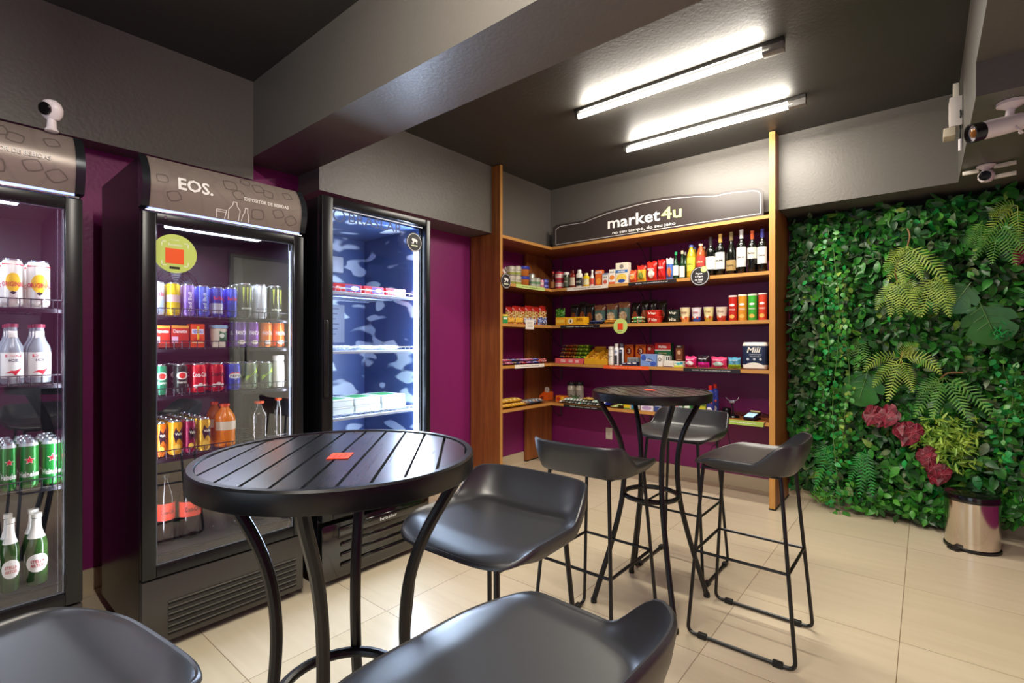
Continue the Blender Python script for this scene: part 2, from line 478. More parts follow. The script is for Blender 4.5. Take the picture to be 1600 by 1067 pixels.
# price rails clipped on the board edges (back unit)
def rail(px0, px1, k, col, txt, label, tcol='#F0F0F0', hh=.030, cat='price rail', dz=-.004, bold=.03):
    X0, X1 = on_y(px0, YS)[0], on_y(px1, YS)[0]
    o = MB().box(X0, X1, YS - .003, YS - .0005, SZ[k] - hh / 2 + dz, SZ[k] + hh / 2 + dz).build('shelf_strip', M(col, .4), smooth=0)
    tag(o, label, cat)
    if txt: lettering(o, txt, (X0 + X1) / 2, SZ[k] + dz, (X1 - X0) * .68, .011, YS - .0038, tcol, bold)
rail(886, 950, 1, '#E6DED2', 'Aproveite as ofertas', 'white strip on the second board edge below the sauces', '#3A3A3A')
rail(982, 1057, 1, '#221E22', 'market4u  Tudo que voce precisa em um so lugar', 'black strip on the second board edge left of the wines')
rail(876, 937, 2, '#1E1C22', 'market4u  Pegue e pague no local', 'black strip on the third board edge under blue packets')
rail(943, 1014, 3, '#F0622A', 'Pague com o aplicativo', 'orange strip on the fourth board edge under toiletries', '#FFD9B8')
rail(1068, 1157, 3, '#1E1A1E', 'market4u  Tudo que voce precisa em um so lugar', 'black strip on the fourth board edge under pink packs')
rail(881, 943, 4, '#1C1A1C', 'Vale muito mais aqui', 'black strip on the lowest board edge by the corner')
rail(1132, 1193, 4, '#A8C25A', 'franqueado.com.br', 'lime strip on the lowest board edge under card terminal', '#FFFFFF', .036)
def lrail(px0, px1, k, col, label, txt='', tcol='#333333'):
    Y0, Y1 = on_x(px0, XS)[0], on_x(px1, XS)[0]
    e = tag(MB().box(-(Y1 - Y0) / 2, (Y1 - Y0) / 2, -.0032, -.0006, -.017, .015).build('shelf_strip', M(col, .4), None, (XS, (Y0 + Y1) / 2, SZ[k]), (0, 0, R(90)), smooth=0), label, 'price rail')
    if txt: lettering(e, txt, 0, 0, (Y1 - Y0) * .6, .010, -.004, tcol, .03)
lrail(806, 851, 1, '#BFD47E', 'lime strip on the corner board edge under tins', 'market4u')
lrail(804, 850, 3, '#EDE6DC', 'white strip on the corner board edge under chocolate bars', 'Chocolates')
def round_tag(px, py, r, Y, cols, label, X=None, rz=0):
    """hanging round shelf talker, front facing -y locally"""
    if X is None:
        x, d = on_y(px, Y); loc = (x, Y, z_at(py, d))
    else:
        y, d = on_x(px, X); loc = (X, y, z_at(py, d)); rz = R(90)
    o = MB().disc(0, 0, r, r, 0, .002).build('round_sign', M(cols, .4), None, loc, (0, 0, rz), smooth=30)
    return tag(o, label, 'sign')
def ring(o, r, w, col, y=-.0024, n=40):
    MB().ribbon([(r * math.cos(2 * math.pi * k / n), r * math.sin(2 * math.pi * k / n)) for k in range(n)], w, y).build('ring', M(col, .5), o, smooth=0)
s = round_tag(1093.5, 431.5, .076, YS - .006, '#2C292B', 'black round pay here sign hanging on the second board below oil bottles')
ring(s, .068, .004, '#CFCFCF')
for i, l in enumerate(['Pegue', '& Pague', 'no local']): lettering(s, l, -.006, .020 - i * .023, .052 + .01 * (i > 0), .018, -.0028, '#FFFFFF', .04)
lettering(s, 'market4u', 0, -.047, .034, .008, -.0028, '#FFFFFF', .04)
MB().disc(.032, .052, .024, .024, -.002, .001).build('lime_dot', M('#C6DB86', .5), s)
s = round_tag(969.5, 509.5, .068, YS - .006, '#C2D97A', 'lime round sign with orange square hanging on the third board')
MB().box(-.025, .025, -.0045, -.0015, -.03, .024).build('orange_square', M('#E8481C', .5), s, smooth=0)
lettering(s, 'market4u', 0, -.045, .036, .008, -.0028, '#2A2A20', .03)
def cctv(o, k):
    m = MB()
    def P(pts): return [(x * k, z * k) for x, z in pts]
    m.prism(P([(-.42, .28), (-.34, .50), (.30, .40), (.50, .22), (.42, .02), (-.30, .12)]), -.0034, -.0022)
    m.prism(P([(.30, .02), (.46, .0), (.40, -.12), (.30, -.10)]), -.0034, -.0022)
    m.prism(P([(-.2, .12), (-.02, .08), (-.12, -.18), (-.26, -.18)]), -.0034, -.0022)
    m.prism(P([(-.40, -.06), (-.16, -.10), (-.16, -.22), (-.40, -.20)]), -.0034, -.0022)
    m.build('camera_icon', M('#EDEBE8', .5), o, smooth=0)
    MB().box(-.48 * k, .48 * k, -.0034, -.0022, -.50 * k, -.36 * k).build('caption_bar', M('#E7EDC8', .5), o, smooth=0)
s = round_tag(790.5, 439, .068, None, '#262425', 'black oval surveillance sign on the corner shelf post, second board', X=XS + .006)
ring(s, .06, .0035, '#D5D5D5'); cctv(s, .062)
y, d = on_x(827.5, XS + .004)
s = tag(MB().box(-.062, .062, -.003, 0, -.055, .03).build('price_card', M('#EDE7DE', .5), None, (XS + .004, y, z_at(505, d)), (0, 0, R(90)), smooth=0), 'white price card clipped to the corner shelf below red noodle packets', 'sign')
for i in range(4): MB().box(-.04, .04, -.0036, -.003, .006 - i * .013, .010 - i * .013).build('text_line', M('#B0A99E', .5), s, smooth=0)
# wall socket
x, d = on_y(952, YB)
s = tag(MB().rbox(-.036, .036, -.009, -.0005, -.058, .058, .004).build('wall_socket', M('#E8E0D2', .35), None, (x, YB, z_at(677, d))), 'cream wall socket plate on the purple wall under the shelves', 'socket')
MB().disc(0, 0, .016, .016, -.0085, .002).build('socket_insert', M('#CFC7B9', .4), s)

# ------------------------------------------------------------------ bistro tables
m_blk = M('#101012', .33, .2, 0, .6)
m_slat = bpy.data.materials.new('black_brushed_slats'); m_slat.use_nodes = True
nt, N_, L_, b_ = nodes(m_slat)
b_.inputs['Base Color'].default_value = lin('#1B1B1F'); b_.inputs['Specular IOR Level'].default_value = 1.0
tc = N_.new('ShaderNodeTexCoord'); mp = N_.new('ShaderNodeMapping'); mp.inputs['Scale'].default_value = (2, 40, 2)
nz = N_.new('ShaderNodeTexNoise'); nz.inputs['Scale'].default_value = 1.5; nz.inputs['Detail'].default_value = 4
L_.new(tc.outputs['Object'], mp.inputs[0]); L_.new(mp.outputs[0], nz.inputs['Vector'])
mr = N_.new('ShaderNodeMapRange'); mr.inputs['To Min'].default_value = .27; mr.inputs['To Max'].default_value = .28
b_.inputs['Coat Weight'].default_value = 1.0; b_.inputs['Coat IOR'].default_value = 2.1; b_.inputs['Coat Roughness'].default_value = .22
L_.new(nz.outputs['Fac'], mr.inputs['Value']); L_.new(mr.outputs[0], b_.inputs['Roughness'])
TH = .992
def bistro_table(x, y, rz, label, gap_phase=0):
    t = tag(empty('bistro_table', (x, y, 0), rz), label, 'table', 'round black bar tables')
    r = .272
    rim = MB().lathe([(r - .012, TH - .040), (r, TH - .040), (r + .002, TH - .037), (r + .002, TH - .004), (r - .001, TH), (r - .012, TH), (r - .014, TH - .006), (r - .014, TH - .034), (r - .012, TH - .040)], 72, cap=False)
    rim.build('rim', m_blk, t)
    sl = MB(); n = 10; W = 2 * (r - .014) / n
    for k in range(n):
        a = -(r - .014) + k * W + .003; b = a + W - .006
        ra = r - .0145
        top = []
        for j in range(9):
            yy = a + (b - a) * j / 8
            top.append((math.sqrt(max(0, ra * ra - yy * yy)), yy))
        poly = [(xx, yy) for xx, yy in top] + [(-xx, yy) for xx, yy in reversed(top)]
        poly = [p for i, p in enumerate(poly) if i == 0 or (abs(p[0] - poly[i - 1][0]) + abs(p[1] - poly[i - 1][1])) > 1e-5]
        m = len(poly)
        vs = [(px, py, TH - .003) for px, py in poly] + [(px, py, TH - .012) for px, py in poly]
        fs = [tuple(range(m)), tuple(reversed(range(m, 2 * m)))] + [(i, i + m, (i + 1) % m + m, (i + 1) % m) for i in range(m)]
        fs[0] = tuple(range(m))
        sl.add(vs, fs)
    sl.build('tabletop', m_slat, t, smooth=0)
    MB().lathe([(.0001, TH - .0124), (r - .0146, TH - .0124), (r - .0146, TH - .0145), (.0001, TH - .0145)], 48, cap=False).build('gap_dark_disc', M('#060607', .6), t, smooth=0)  # black disc added to make the slat gaps dark
    MB().box(-.015, .015, -r + .02, r - .02, TH - .030, TH - .0150).box(-r + .02, r - .02, -.015, .015, TH - .0300, TH - .0152).build('crossbar', M('#0B0B0C', .4), t, smooth=0)
    prof = [(.250, TH - .036), (.232, .92), (.205, .875), (.174, .82), (.150, .76), (.136, .70), (.130, .63), (.132, .56), (.141, .48), (.158, .40), (.185, .30), (.215, .20), (.248, .10), (.276, .012)]
    prof = smooth_path([Vector((a, 0, b)) for a, b in prof], 3)
    for k in range(4):
        a = math.pi / 2 * k
        pts = [(p.x * math.cos(a), p.x * math.sin(a), p.z) for p in prof]
        lg = MB().tube(pts, .0125, 10).build('leg', m_blk, t)
        MB().lathe([(.014, 0.001), (.015, .004), (.014, .02)], 12, xf=Matrix.Translation((.276 * math.cos(a), .276 * math.sin(a), 0))).build('foot_cap', M('#0A0A0A', .6), lg)
    MB().tube([(.124 * math.cos(2 * math.pi * k / 40), .124 * math.sin(2 * math.pi * k / 40), .50) for k in range(40)], .0115, 10, closed=True).build('ring', m_blk, t)
    return t
def smooth_path(pts, n=4):
    out = []
    m = len(pts)
    for i in range(m - 1):
        p0, p1, p2, p3 = pts[max(i - 1, 0)], pts[i], pts[i + 1], pts[min(i + 2, m - 1)]
        for k in range(n):
            t = k / n
            out.append(0.5 * ((2 * p1) + (p2 - p0) * t + (2 * p0 - 5 * p1 + 4 * p2 - p3) * t * t + (3 * p1 - p0 - 3 * p2 + p3) * t ** 3))
    out.append(pts[-1]); return out
T1 = (-.933, .565); T2 = (-1.0, 2.23)
bistro_table(*T1, R(135), 'round black slatted bar table nearest the camera')
bistro_table(*T2, R(135), 'round black slatted bar table farther away by the shelves')
def floor_pt(px, py, z):
    d = FPX * (EYE - z) / (py - HOR); dx, dy = ray(px); return (dx * d, dy * d)
def table_card(c, rz, label, parentless=True):
    z = TH - .0025
    o = MB().box(-.026, .026, -.021, .021, 0, .0012).build('payment_card', M('#F0532A', .45), None, (c[0], c[1], z), (0, 0, rz), smooth=0)
    tag(o, label, 'card')
    for i in range(3): MB().box(-.012 - .004 * i, .014, -.002 + .010 * (i - 1), .001 + .010 * (i - 1), .0012, .0016).build('text_line', M('#C43A1C', .5), o, smooth=0)
a = floor_pt(532, 710.5, TH)
table_card(a, R(135), 'orange card lying on the nearest table')
a = floor_pt(1015, 608.5, TH)
table_card(a, R(135), 'orange card lying on the far table')

# ------------------------------------------------------------------ bar stools
m_seat = bpy.data.materials.new('black_moulded_plastic'); m_seat.use_nodes = True
nt, N_, L_, b_ = nodes(m_seat)
b_.inputs['Base Color'].default_value = lin('#27272A'); b_.inputs['Specular IOR Level'].default_value = .7; b_.inputs['Roughness'].default_value = .37
nz = N_.new('ShaderNodeTexNoise'); nz.inputs['Scale'].default_value = 900
bp_ = N_.new('ShaderNodeBump'); bp_.inputs['Strength'].default_value = .05; bp_.inputs['Distance'].default_value = .0005
L_.new(nz.outputs['Fac'], bp_.inputs['Height']); L_.new(bp_.outputs['Normal'], b_.inputs['Normal'])
def sstep(a, b, x):
    t = max(0, min(1, (x - a) / (b - a))); return t * t * (3 - 2 * t)
def seat_mesh():
    """front = -y, backrest at +y; z 0 = underside"""
    hx, hy, p = .205, .185, 4.3
    NT, NR = 96, 22
    def outline(th):
        c, s_ = math.cos(th), math.sin(th)
        r = 1 / (abs(c) ** p + abs(s_) ** p) ** (1 / p)
        return c * r, s_ * r
    def rise(u, v):
        """rim height above the pan"""
        return .010 + .078 * sstep(.30, .80, v) - .018 * sstep(-.4, -1.0, v)
    vs = []; fs = []
    # upper surface rings
    rows = []
    for i in range(NR + 1):
        q = i / NR
        row = []
        for k in range(NT):
            th = 2 * math.pi * k / NT
            u, v = outline(th)
            ris = rise(u, v)
            if q < .66: h = q / .66 * .84; zz = 0
            else:
                tt = (q - .66) / .34
                h = .84 + .16 * (1 - (1 - tt) ** 1.5)
                zz = tt ** 1.35
            x = u * hx * h; y = v * hy * h
            pan = .038 - .010 * (1 - min(1, (u * h) ** 2 + (v * h) ** 2))
            lip = -.014 * sstep(.5, 1.0, -v * h) * (1 - abs(u * h) ** 4 * .3)
            lean = .020 * zz * sstep(.2, 1, v) * (ris / .086)
            z = pan + lip + ris * zz
            row.append((x, y + lean, z))
        rows.append(row)
    # rounded rim then the outer skirt down to the underside
    def off(row, dr, dz):
        o = []
        for k in range(NT):
            th = 2 * math.pi * k / NT; u, v = outline(th)
            n = Vector((u * abs(u) ** 1.2, v * abs(v) ** 1.2)); n.normalize()
            x, y, z = row[k]; o.append((x + n.x * dr, y + n.y * dr, z + dz))
        return o
    last = rows[-1]
    rows.append(off(last, .004, .0015)); rows.append(off(last, .008, -.002)); rows.append(off(last, .0095, -.008))
    base = rows[-1]
    for t in (.35, .7, .92, 1.0):
        r_ = []
        for k in range(NT):
            x, y, z = base[k]
            th = 2 * math.pi * k / NT; u, v = outline(th)
            bz = .004 + .014 * sstep(.3, 1.0, -v)
            ins = 1 - .09 * t ** 2.2
            zz = z + (bz - z) * t
            r_.append((x * ins, (y * ins) - .015 * t * sstep(.2, 1, v), zz))
        rows.append(r_)
    rows.append([(x * .93, y * .93, z - .004) for x, y, z in rows[-1]])
    for r_ in rows: vs.extend(r_)
    n = len(rows)
    for i in range(n - 1):
        for k in range(NT):
            k2 = (k + 1) % NT
            fs.append((i * NT + k, (i + 1) * NT + k, (i + 1) * NT + k2, i * NT + k2))
    fs = [tuple(reversed(f)) for f in fs]
    # drop the degenerate centre ring, close the bottom
    fs = [f for f in fs if min(f) >= NT]
    c = len(vs); vs.append((0, 0, rows[1][0][2]))
    for k in range(NT): fs.append((c, NT + k, NT + (k + 1) % NT))
    fs.append(tuple((n - 1) * NT + k for k in reversed(range(NT))))
    return vs, fs
def fillet(pts, r=.03, n=5):
    out = [Vector(pts[0])]
    for i in range(1, len(pts) - 1):
        p = Vector(pts[i]); a = (Vector(pts[i - 1]) - p); b = (Vector(pts[i + 1]) - p)
        rr = min(r, a.length * .45, b.length * .45)
        a.normalize(); b.normalize()
        A, B = p + a * rr, p + b * rr
        for k in range(n + 1):
            t = k / n; out.append(A * (1 - t) ** 2 + p * 2 * t * (1 - t) + B * t * t)
    out.append(Vector(pts[-1])); return out
_sv, _sf = seat_mesh()
SEAT_Z = .708
def stool(x, y, rz, label):
    t = tag(empty('bar_stool', (x, y, 0), rz), label, 'bar stool', 'black plastic sled-base bar stools')
    mb = MB(); mb.add(_sv, _sf); o = mb.build('seat', m_seat, t, (0, 0, SEAT_Z), smooth=50)
    fz = .348
    rr = .0075
    for sgn in (1, -1):
        top = .135; bot = .180
        xt = lambda z: sgn * (bot + (top - bot) * z / .715)
        path = [(xt(.715), -.150, .712), (xt(0), -.200, rr + .003), (xt(0), .200, rr + .003), (xt(.715), .140, .712)]
        lg = MB().tube(fillet(path, .03), rr, 10).build('leg', m_blk, t)
        for yy in (-.14, .14):
            MB().rbox(sgn * bot - .011, sgn * bot + .011, yy - .018, yy + .018, .001, .022, .003).build('floor_glide', M('#0C0C0C', .55), lg)
    xf = .135 + (.180 - .135) * (1 - fz / .715); yf = .150 + .05 * (1 - fz / .715); yb = .140 + .06 * (1 - fz / .715)
    MB().tube(fillet([(-xf, -yf, fz), (xf, -yf, fz), (xf, yb, fz), (-xf, yb, fz), (-xf, -yf + .001, fz)], .006, 2), .0062, 8).build('footrest', m_blk, t)
    MB().tube([(-.135, -.12, .7), (.135, -.12, .7)], .006, 8).tube([(-.135, .12, .7), (.135, .12, .7)], .006, 8).tube([(-.135, -.155, .7), (-.135, .145, .7)], .006, 8).tube([(.135, -.155, .7), (.135, .145, .7)], .006, 8).build('seat_frame', m_blk, t)
    return t
stool(-.565, 2.25, R(-90), 'black bar stool right of the far table, backrest toward the plant wall')
stool(-1.045, 1.80, R(180), 'black bar stool before the far table, showing its backrest from behind')
stool(-1.02, 2.68, R(0), 'black bar stool behind the far table, closest to the purple wall')
stool(-.885, .985, R(2), 'black bar stool beside the near table, backrest toward the freezer side')
stool(-.47, .53, R(-92), 'black bar stool cropped by the bottom edge, right of the near table')
stool(-.965, .075, R(188), 'black bar stool cropped in the bottom left corner, seat only in view')
# ------------------------------------------------------------------ coolers
m_body = M('#0E0E12', .28, .1, 0, .6)
m_frame = M('#17171A', .3, .4, 0, .6)
m_pane = mat_glass('cooler_glass', (.96, .97, .98), .11)
m_pane2 = mat_glass('freezer_glass', (.96, .98, 1.0), .02)
m_liner = M('#16111A', .4, .1)  # purple tinge puts the reflected wall colour into the dark liner
m_chrome = M('#C8CCD4', .15, .9)
m_wire = M('#2B2A30', .35, .6)
m_head = bpy.data.materials.new('brown_grey_header_print'); m_head.use_nodes = True
nt, N_, L_, b_ = nodes(m_head)
tc = N_.new('ShaderNodeTexCoord'); vo = N_.new('ShaderNodeTexVoronoi'); vo.inputs['Scale'].default_value = 9; vo.feature = 'DISTANCE_TO_EDGE'
L_.new(tc.outputs['Object'], vo.inputs['Vector'])
rp = N_.new('ShaderNodeValToRGB'); rp.color_ramp.elements[0].color = lin('#82766F'); rp.color_ramp.elements[1].color = lin('#887C74'); rp.color_ramp.elements[1].position = .08
L_.new(vo.outputs['Distance'], rp.inputs[0]); L_.new(rp.outputs[0], b_.inputs['Base Color'])
b_.inputs['Roughness'].default_value = .34; b_.inputs['Metallic'].default_value = .2
W2 = .3215
CX = -2.302
def wire_shelf(parent, z, x0, x1, y0, y1, mat, name='shelf', fence=.03, n=22):
    mb = MB(); r = .0016
    for k in range(n + 1):
        x = x0 + (x1 - x0) * k / n
        mb.tube([(x, y0, z), (x, y1, z)], r, 4)
    for y in (y0, (y0 + y1) / 2, y1): mb.tube([(x0, y, z - .003), (x1, y, z - .003)], .003, 6)
    o = mb.build(name, mat, parent)
    if fence:
        m = MB()
        m.tube([(x0, y0 - .006, z - .004), (x0, y0 - .008, z + fence), (x1, y0 - .008, z + fence), (x1, y0 - .006, z - .004)], .0022, 6)
        for k in range(1, 20):
            x = x0 + (x1 - x0) * k / 20
            m.tube([(x, y0 - .006, z - .004), (x, y0 - .008, z + fence)], .0016, 4)
        m.box(x0, x1, y0 - .011, y0 - .008, z - .016, z - .004)
        m.build('guard_rail', mat, o)
    return o
def hy(z):
    """front of the bowed header: y as a function of height"""
    t = (z - 1.745) / .205
    return .012 - .040 * math.sin(math.pi * min(1, max(0, t * .72 + .10))) + .045 * max(0, t) ** 3
def cooler(yc, label, shelves, sticker):
    t = tag(empty('drinks_cooler', (CX, yc, 0), R(90)), label, 'drinks cooler', 'upright glass-door drinks coolers')
    t.rotation_euler.z = R(90)
    D = .64
    c = MB()
    c.box(-W2, -W2 + .035, .036, D, .05, 1.945); c.box(W2 - .035, W2, .036, D, .05, 1.945)
    c.box(-W2 + .035, W2 - .035, D - .035, D, .05, 1.945); c.box(-W2 + .035, W2 - .035, .036, D - .035, 1.735, 1.945)
    c.box(-W2 + .035, W2 - .035, .036, D - .035, .30, .37)
    c.build('cabinet', m_body, t, smooth=0)
    l = MB()
    l.box(-W2 + .0355, -W2 + .038, .05, D - .036, .371, 1.734); l.box(W2 - .038, W2 - .0355, .05, D - .036, .371, 1.734)
    l.box(-W2 + .038, W2 - .038, D - .040, D - .0355, .371, 1.734); l.box(-W2 + .038, W2 - .038, .05, D - .04, .3705, .374); l.box(-W2 + .038, W2 - .038, .05, D - .04, 1.728, 1.7345)
    ln = l.build('inner_liner', m_liner, t, smooth=0)
    # evaporator fan guard on the rear liner
    f = MB()
    for r in [.018 + .012 * k for k in range(8)]:
        f.tube([(-.04 + r * math.cos(2 * math.pi * k / 36), D - .052, 1.50 + r * math.sin(2 * math.pi * k / 36)) for k in range(36)], .0014, 4, closed=True)
    for k in range(4):
        a = math.pi / 4 * k + .3
        f.tube([(-.04 - .10 * math.cos(a), D - .050, 1.50 - .10 * math.sin(a)), (-.04 + .10 * math.cos(a), D - .050, 1.50 + .10 * math.sin(a))], .0014, 4)
    f.build('fan_guard', M('#A7A9B8', .3, .8), ln)
    bl = MB()
    for k in range(5):
        a0 = 2 * math.pi * k / 5
        bl.add([(-.04, D - .044, 1.50)] + [(-.04 + .085 * math.cos(a0 + q * .16), D - .046 + .004 * (q - 2), 1.50 + .085 * math.sin(a0 + q * .16)) for q in range(5)], [(0, 1, 2), (0, 2, 3), (0, 3, 4), (0, 4, 5)])
    bl.build('fan', M('#6D7080', .3, .5), ln)
    # header
    zs = [1.745 + .205 * k / 14 for k in range(15)]
    prof = [(hy(z), z) for z in zs]
    h = MB()
    x0, x1 = -W2 + .022, W2 - .022
    vs = [(x0, y, z) for y, z in prof] + [(x1, y, z) for y, z in prof]
    n = len(prof); h.add(vs, [(i, i + n, i + n + 1, i + 1) for i in range(n - 1)])
    h.box(x0, x1, hy(1.95) , .05, 1.9455, 1.95)
    hd = h.build('header_panel', m_head, t)
    e = MB()
    for a, b in ((-W2 - .004, -W2 + .022), (W2 - .022, W2 + .004)):
        poly = [(y - .004, z) for y, z in prof] + [(.0355, 1.952), (.0355, 1.742)]
        m = len(poly)
        vs = [(a, y, z) for y, z in poly] + [(b, y, z) for y, z in poly]
        e.add(vs, [tuple(range(m)), tuple(reversed(range(m, 2 * m)))] + [(i, i + m, (i + 1) % m + m, (i + 1) % m) for i in range(m)])
    e.build('end_cap', M('#3A3D42', .2, .7), hd)
    MB().box(x0, x1, .000, .030, 1.7375, 1.7445).build('led_reflection_strip', M('#A9BCFF', .4, 0, 1.1), hd, smooth=0)  # LED reflection under the header, painted as a glowing strip
    fn = lambda x, y, z: (x, hy(z) - .0032, z)
    lettering(hd, 'EOS.', -.145, 1.853, .125, .050, 0, '#F2F0EC', .07, fn)
    lettering(hd, 'EXPOSITOR DE BEBIDAS', .138, 1.846, .195, .0155, 0, '#E8E4DE', .05, fn, name='tagline')
    ic = MB()
    def line(pts, w=.0028):
        P = [(x, z) for x, z in pts]
        k = len(ic.v); ic.ribbon(P, w, 0, .0004, closed=False)
        ic.v[k:] = [(x, hy(z) - .0012 + y, z) for x, y, z in ic.v[k:]]
    line([(-.062, 1.749), (-.066, 1.775), (-.066, 1.782), (-.028, 1.782), (-.028, 1.775), (-.032, 1.749)])
    line([(-.066, 1.774), (-.028, 1.774)])
    line([(-.018, 1.749), (-.020, 1.79), (-.006, 1.808), (-.004, 1.823), (.010, 1.823), (.012, 1.808), (.026, 1.79), (.024, 1.749)])
    line([(.036, 1.749), (.038, 1.772), (.045, 1.788), (.046, 1.806), (.056, 1.806), (.057, 1.788), (.064, 1.772), (.066, 1.749)])
    ic.build('bottle_icons', M('#E8E4DE', .5), hd, smooth=0)
    cu = MB()
    for x, z, a, s_ in ((-.01, 1.895, .1, .03), (.02, 1.858, .5, .026), (.11, 1.91, .2, .026), (.15, 1.893, -.2, .024), (.10, 1.79, .1, .03), (.19, 1.81, .4, .026), (.25, 1.79, .6, .028), (.06, 1.93, -.3, .022), (-.22, 1.80, .4, .026), (-.26, 1.86, .1, .022), (.24, 1.905, .3, .022)):
        P = []
        for q in range(12):
            th = q * math.pi / 6 + math.pi / 12; c_, s2_ = math.cos(th), math.sin(th); rr = s_ * .85 / (abs(c_) ** 5 + abs(s2_) ** 5) ** .2
            P.append((x + rr * (c_ * math.cos(a) - s2_ * math.sin(a)), min(1.943, max(1.752, z + rr * .8 * (c_ * math.sin(a) + s2_ * math.cos(a))))))
        k = len(cu.v); cu.ribbon(P, .0035, 0, .0003)
        cu.v[k:] = [(px, hy(pz) - .0006 + py, pz) for px, py, pz in cu.v[k:]]
    cu.build('ice_cube_print', M('#665C56', .4, .2), hd, smooth=0)
    # door
    d = empty('door', (0, 0, 0)); d.parent = t
    fr = MB(); z0, z1 = .300, 1.728; w = .047
    fr.rbox(-W2, -W2 + w, 0, .034, z0, z1, .004); fr.rbox(W2 - w, W2, 0, .034, z0, z1, .004)
    fr.rbox(-W2 + w, W2 - w, .001, .033, z1 - .040, z1, .004); fr.rbox(-W2 + w, W2 - w, .001, .033, z0, z0 + .044, .004)
    fr.build('door_frame', m_frame, d)
    MB().box(-W2 + w, W2 - w, .012, .016, z0 + .044, z1 - .04).build('glass_pane', m_pane, d, smooth=0)
    tr = MB()
    tr.box(W2 - w - .006, W2 - w - .003, .010, .022, z0 + .044, z1 - .04); tr.box(W2 - w - .018, W2 - w - .0155, .018, .022, z0 + .044, z1 - .04)
    tr.box(-W2 + w + .003, -W2 + w + .005, .010, .022, z0 + .044, z1 - .04); tr.box(-W2 + w, W2 - w, .010, .022, z1 - .043, z1 - .041); tr.box(-W2 + w, W2 - w, .010, .022, z0 + .046, z0 + .049)
    tr.build('glass_trim', M('#8E98A8', .25, .8), d, smooth=0)
    MB().rbox(-W2 + .01, W2 - .01, -.003, .004, 1.729, 1.735, .001).build('hinge_rail', m_chrome, d)
    MB().lathe([(.0, -.001), (.007, -.001), (.007, .004)], 14, xf=Matrix.Translation((-.245, -.002, 1.712)) @ Matrix.Rotation(R(90), 4, 'X')).build('lock', m_chrome, d)
    # lower compartment
    g = MB(); g.rbox(-W2, W2, .004, .035, .035, .292, .005)
    kg = g.build('kick_panel', M('#45433F', .3, .2), t)
    g = MB()
    for k in range(6):
        z = .060 + k * .024
        g.box(-.235, .285, .0005, .0038, z, z + .010)
    g.build('vent_slots', M('#050505', .7), kg, smooth=0)
    g = MB()
    for k in range(6):
        z = .070 + k * .024
        g.box(-.235, .285, -.0035, .0035, z, z + .0035)
    g.build('louvre', M('#63605A', .3, .3), kg, smooth=0)
    g = MB()
    for x in (-W2 + .05, W2 - .05):
        for y in (.08, .56): g.lathe([(.016, .001), (.018, .01), (.014, .05)], 12, xf=Matrix.Translation((x, y, 0)))
    g.build('feet', M('#0A0A0A', .5), t)
    for z in shelves:
        wire_shelf(t, z - .003, -W2 + .042, W2 - .042, .075, .56, m_wire)
    # interior lamp
    lamp = MB().rbox(-.21, .17, .10, .15, 1.700, 1.727, .004).build('interior_lamp', M('#E8F0FF', .4, 0, 6.0), t)
    a = area('cooler_light', (-.02, .125, 1.695), (0, 0, 0), .38, .05, 7.0, (.80, .86, 1.0)); a.parent = t
    for sx in (-1, 1):  # side strips and lamps added to brighten the goods on lower shelves
        MB().rbox(sx * (W2 - .046) - .003, sx * (W2 - .046) + .003, .040, .050, .40, 1.66, .001).build('added_side_strip', M('#D8E4FF', .4, 0, .8), t)
        a = area('added_side_fill', (sx * (W2 - .052), .045, 1.03), (0, R(90) * sx, R(-42) * sx), 1.25, .012, 2.6, (.88, .92, 1.0)); a.parent = t
    return t
c1 = cooler(.056, 'black drinks cooler at the left edge holding beer cans and bottles', [1.343, 1.078, .717], False)
c2 = cooler(.872, 'black drinks cooler in the middle with a lime sticker on its glass', [1.332, 1.198, 1.005, .753], True)
# lime sticker on the middle cooler's glass
y_, d_ = on_x(275, CX)
st = MB().disc(0, 0, .077, .077, 0, .0012).build('round_sticker', M('#C3D66C', .45), None, (CX + .0005 - .011, y_, z_at(396, d_)), (0, 0, R(90)))
tag(st, 'lime round sticker with orange square on the middle cooler door', 'sticker')
MB().box(-.034, .030, -.0022, -.0012, -.040, .020).build('orange_square', M('#EF5A1F', .5), st, smooth=0)
lettering(st, 'market4u', -.002, .055, .03, .006, -.0018, '#F4F7E0', .03)
lettering(st, 'Escaneie', 0, .036, .048, .009, -.0018, '#F4F7E0', .03)
b = MB()
for sx in (-1, 1):
    for sz in (-1, 1):
        b.box(sx * .044, sx * .047, -.0018, -.0012, sz * .048 - .002, sz * .030 - .002); b.box(sx * .047, sx * .031, -.0018, -.0012, sz * .048 - .002, sz * .045 - .002)
b.build('corner_mark', M('#F4F7E0', .5), st, smooth=0)
MB().box(-.02, .016, -.0018, -.0012, -.062, -.052).build('caption_bar', M('#2B2B22', .5), st, smooth=0)

# ------------------------------------------------------------------ tall freezer
FX = -2.262; FY0, FY1 = 1.266, 1.958; fw = (FY1 - FY0) / 2; fc = (FY0 + FY1) / 2
t = tag(empty('upright_freezer', (FX, fc, 0), R(90)), 'tall black glass-door freezer glowing blue white inside', 'freezer')
D = .66
c = MB()
c.box(-fw, -fw + .04, .046, D, .05, 1.94); c.box(fw - .04, fw, .046, D, .05, 1.94); c.box(-fw + .04, fw - .04, D - .04, D, .05, 1.94)
c.box(-fw + .04, fw - .04, .046, D - .04, 1.90, 1.94); c.box(-fw + .04, fw - .04, .046, D - .04, .33, .40)
c.build('cabinet', m_body, t, smooth=0)
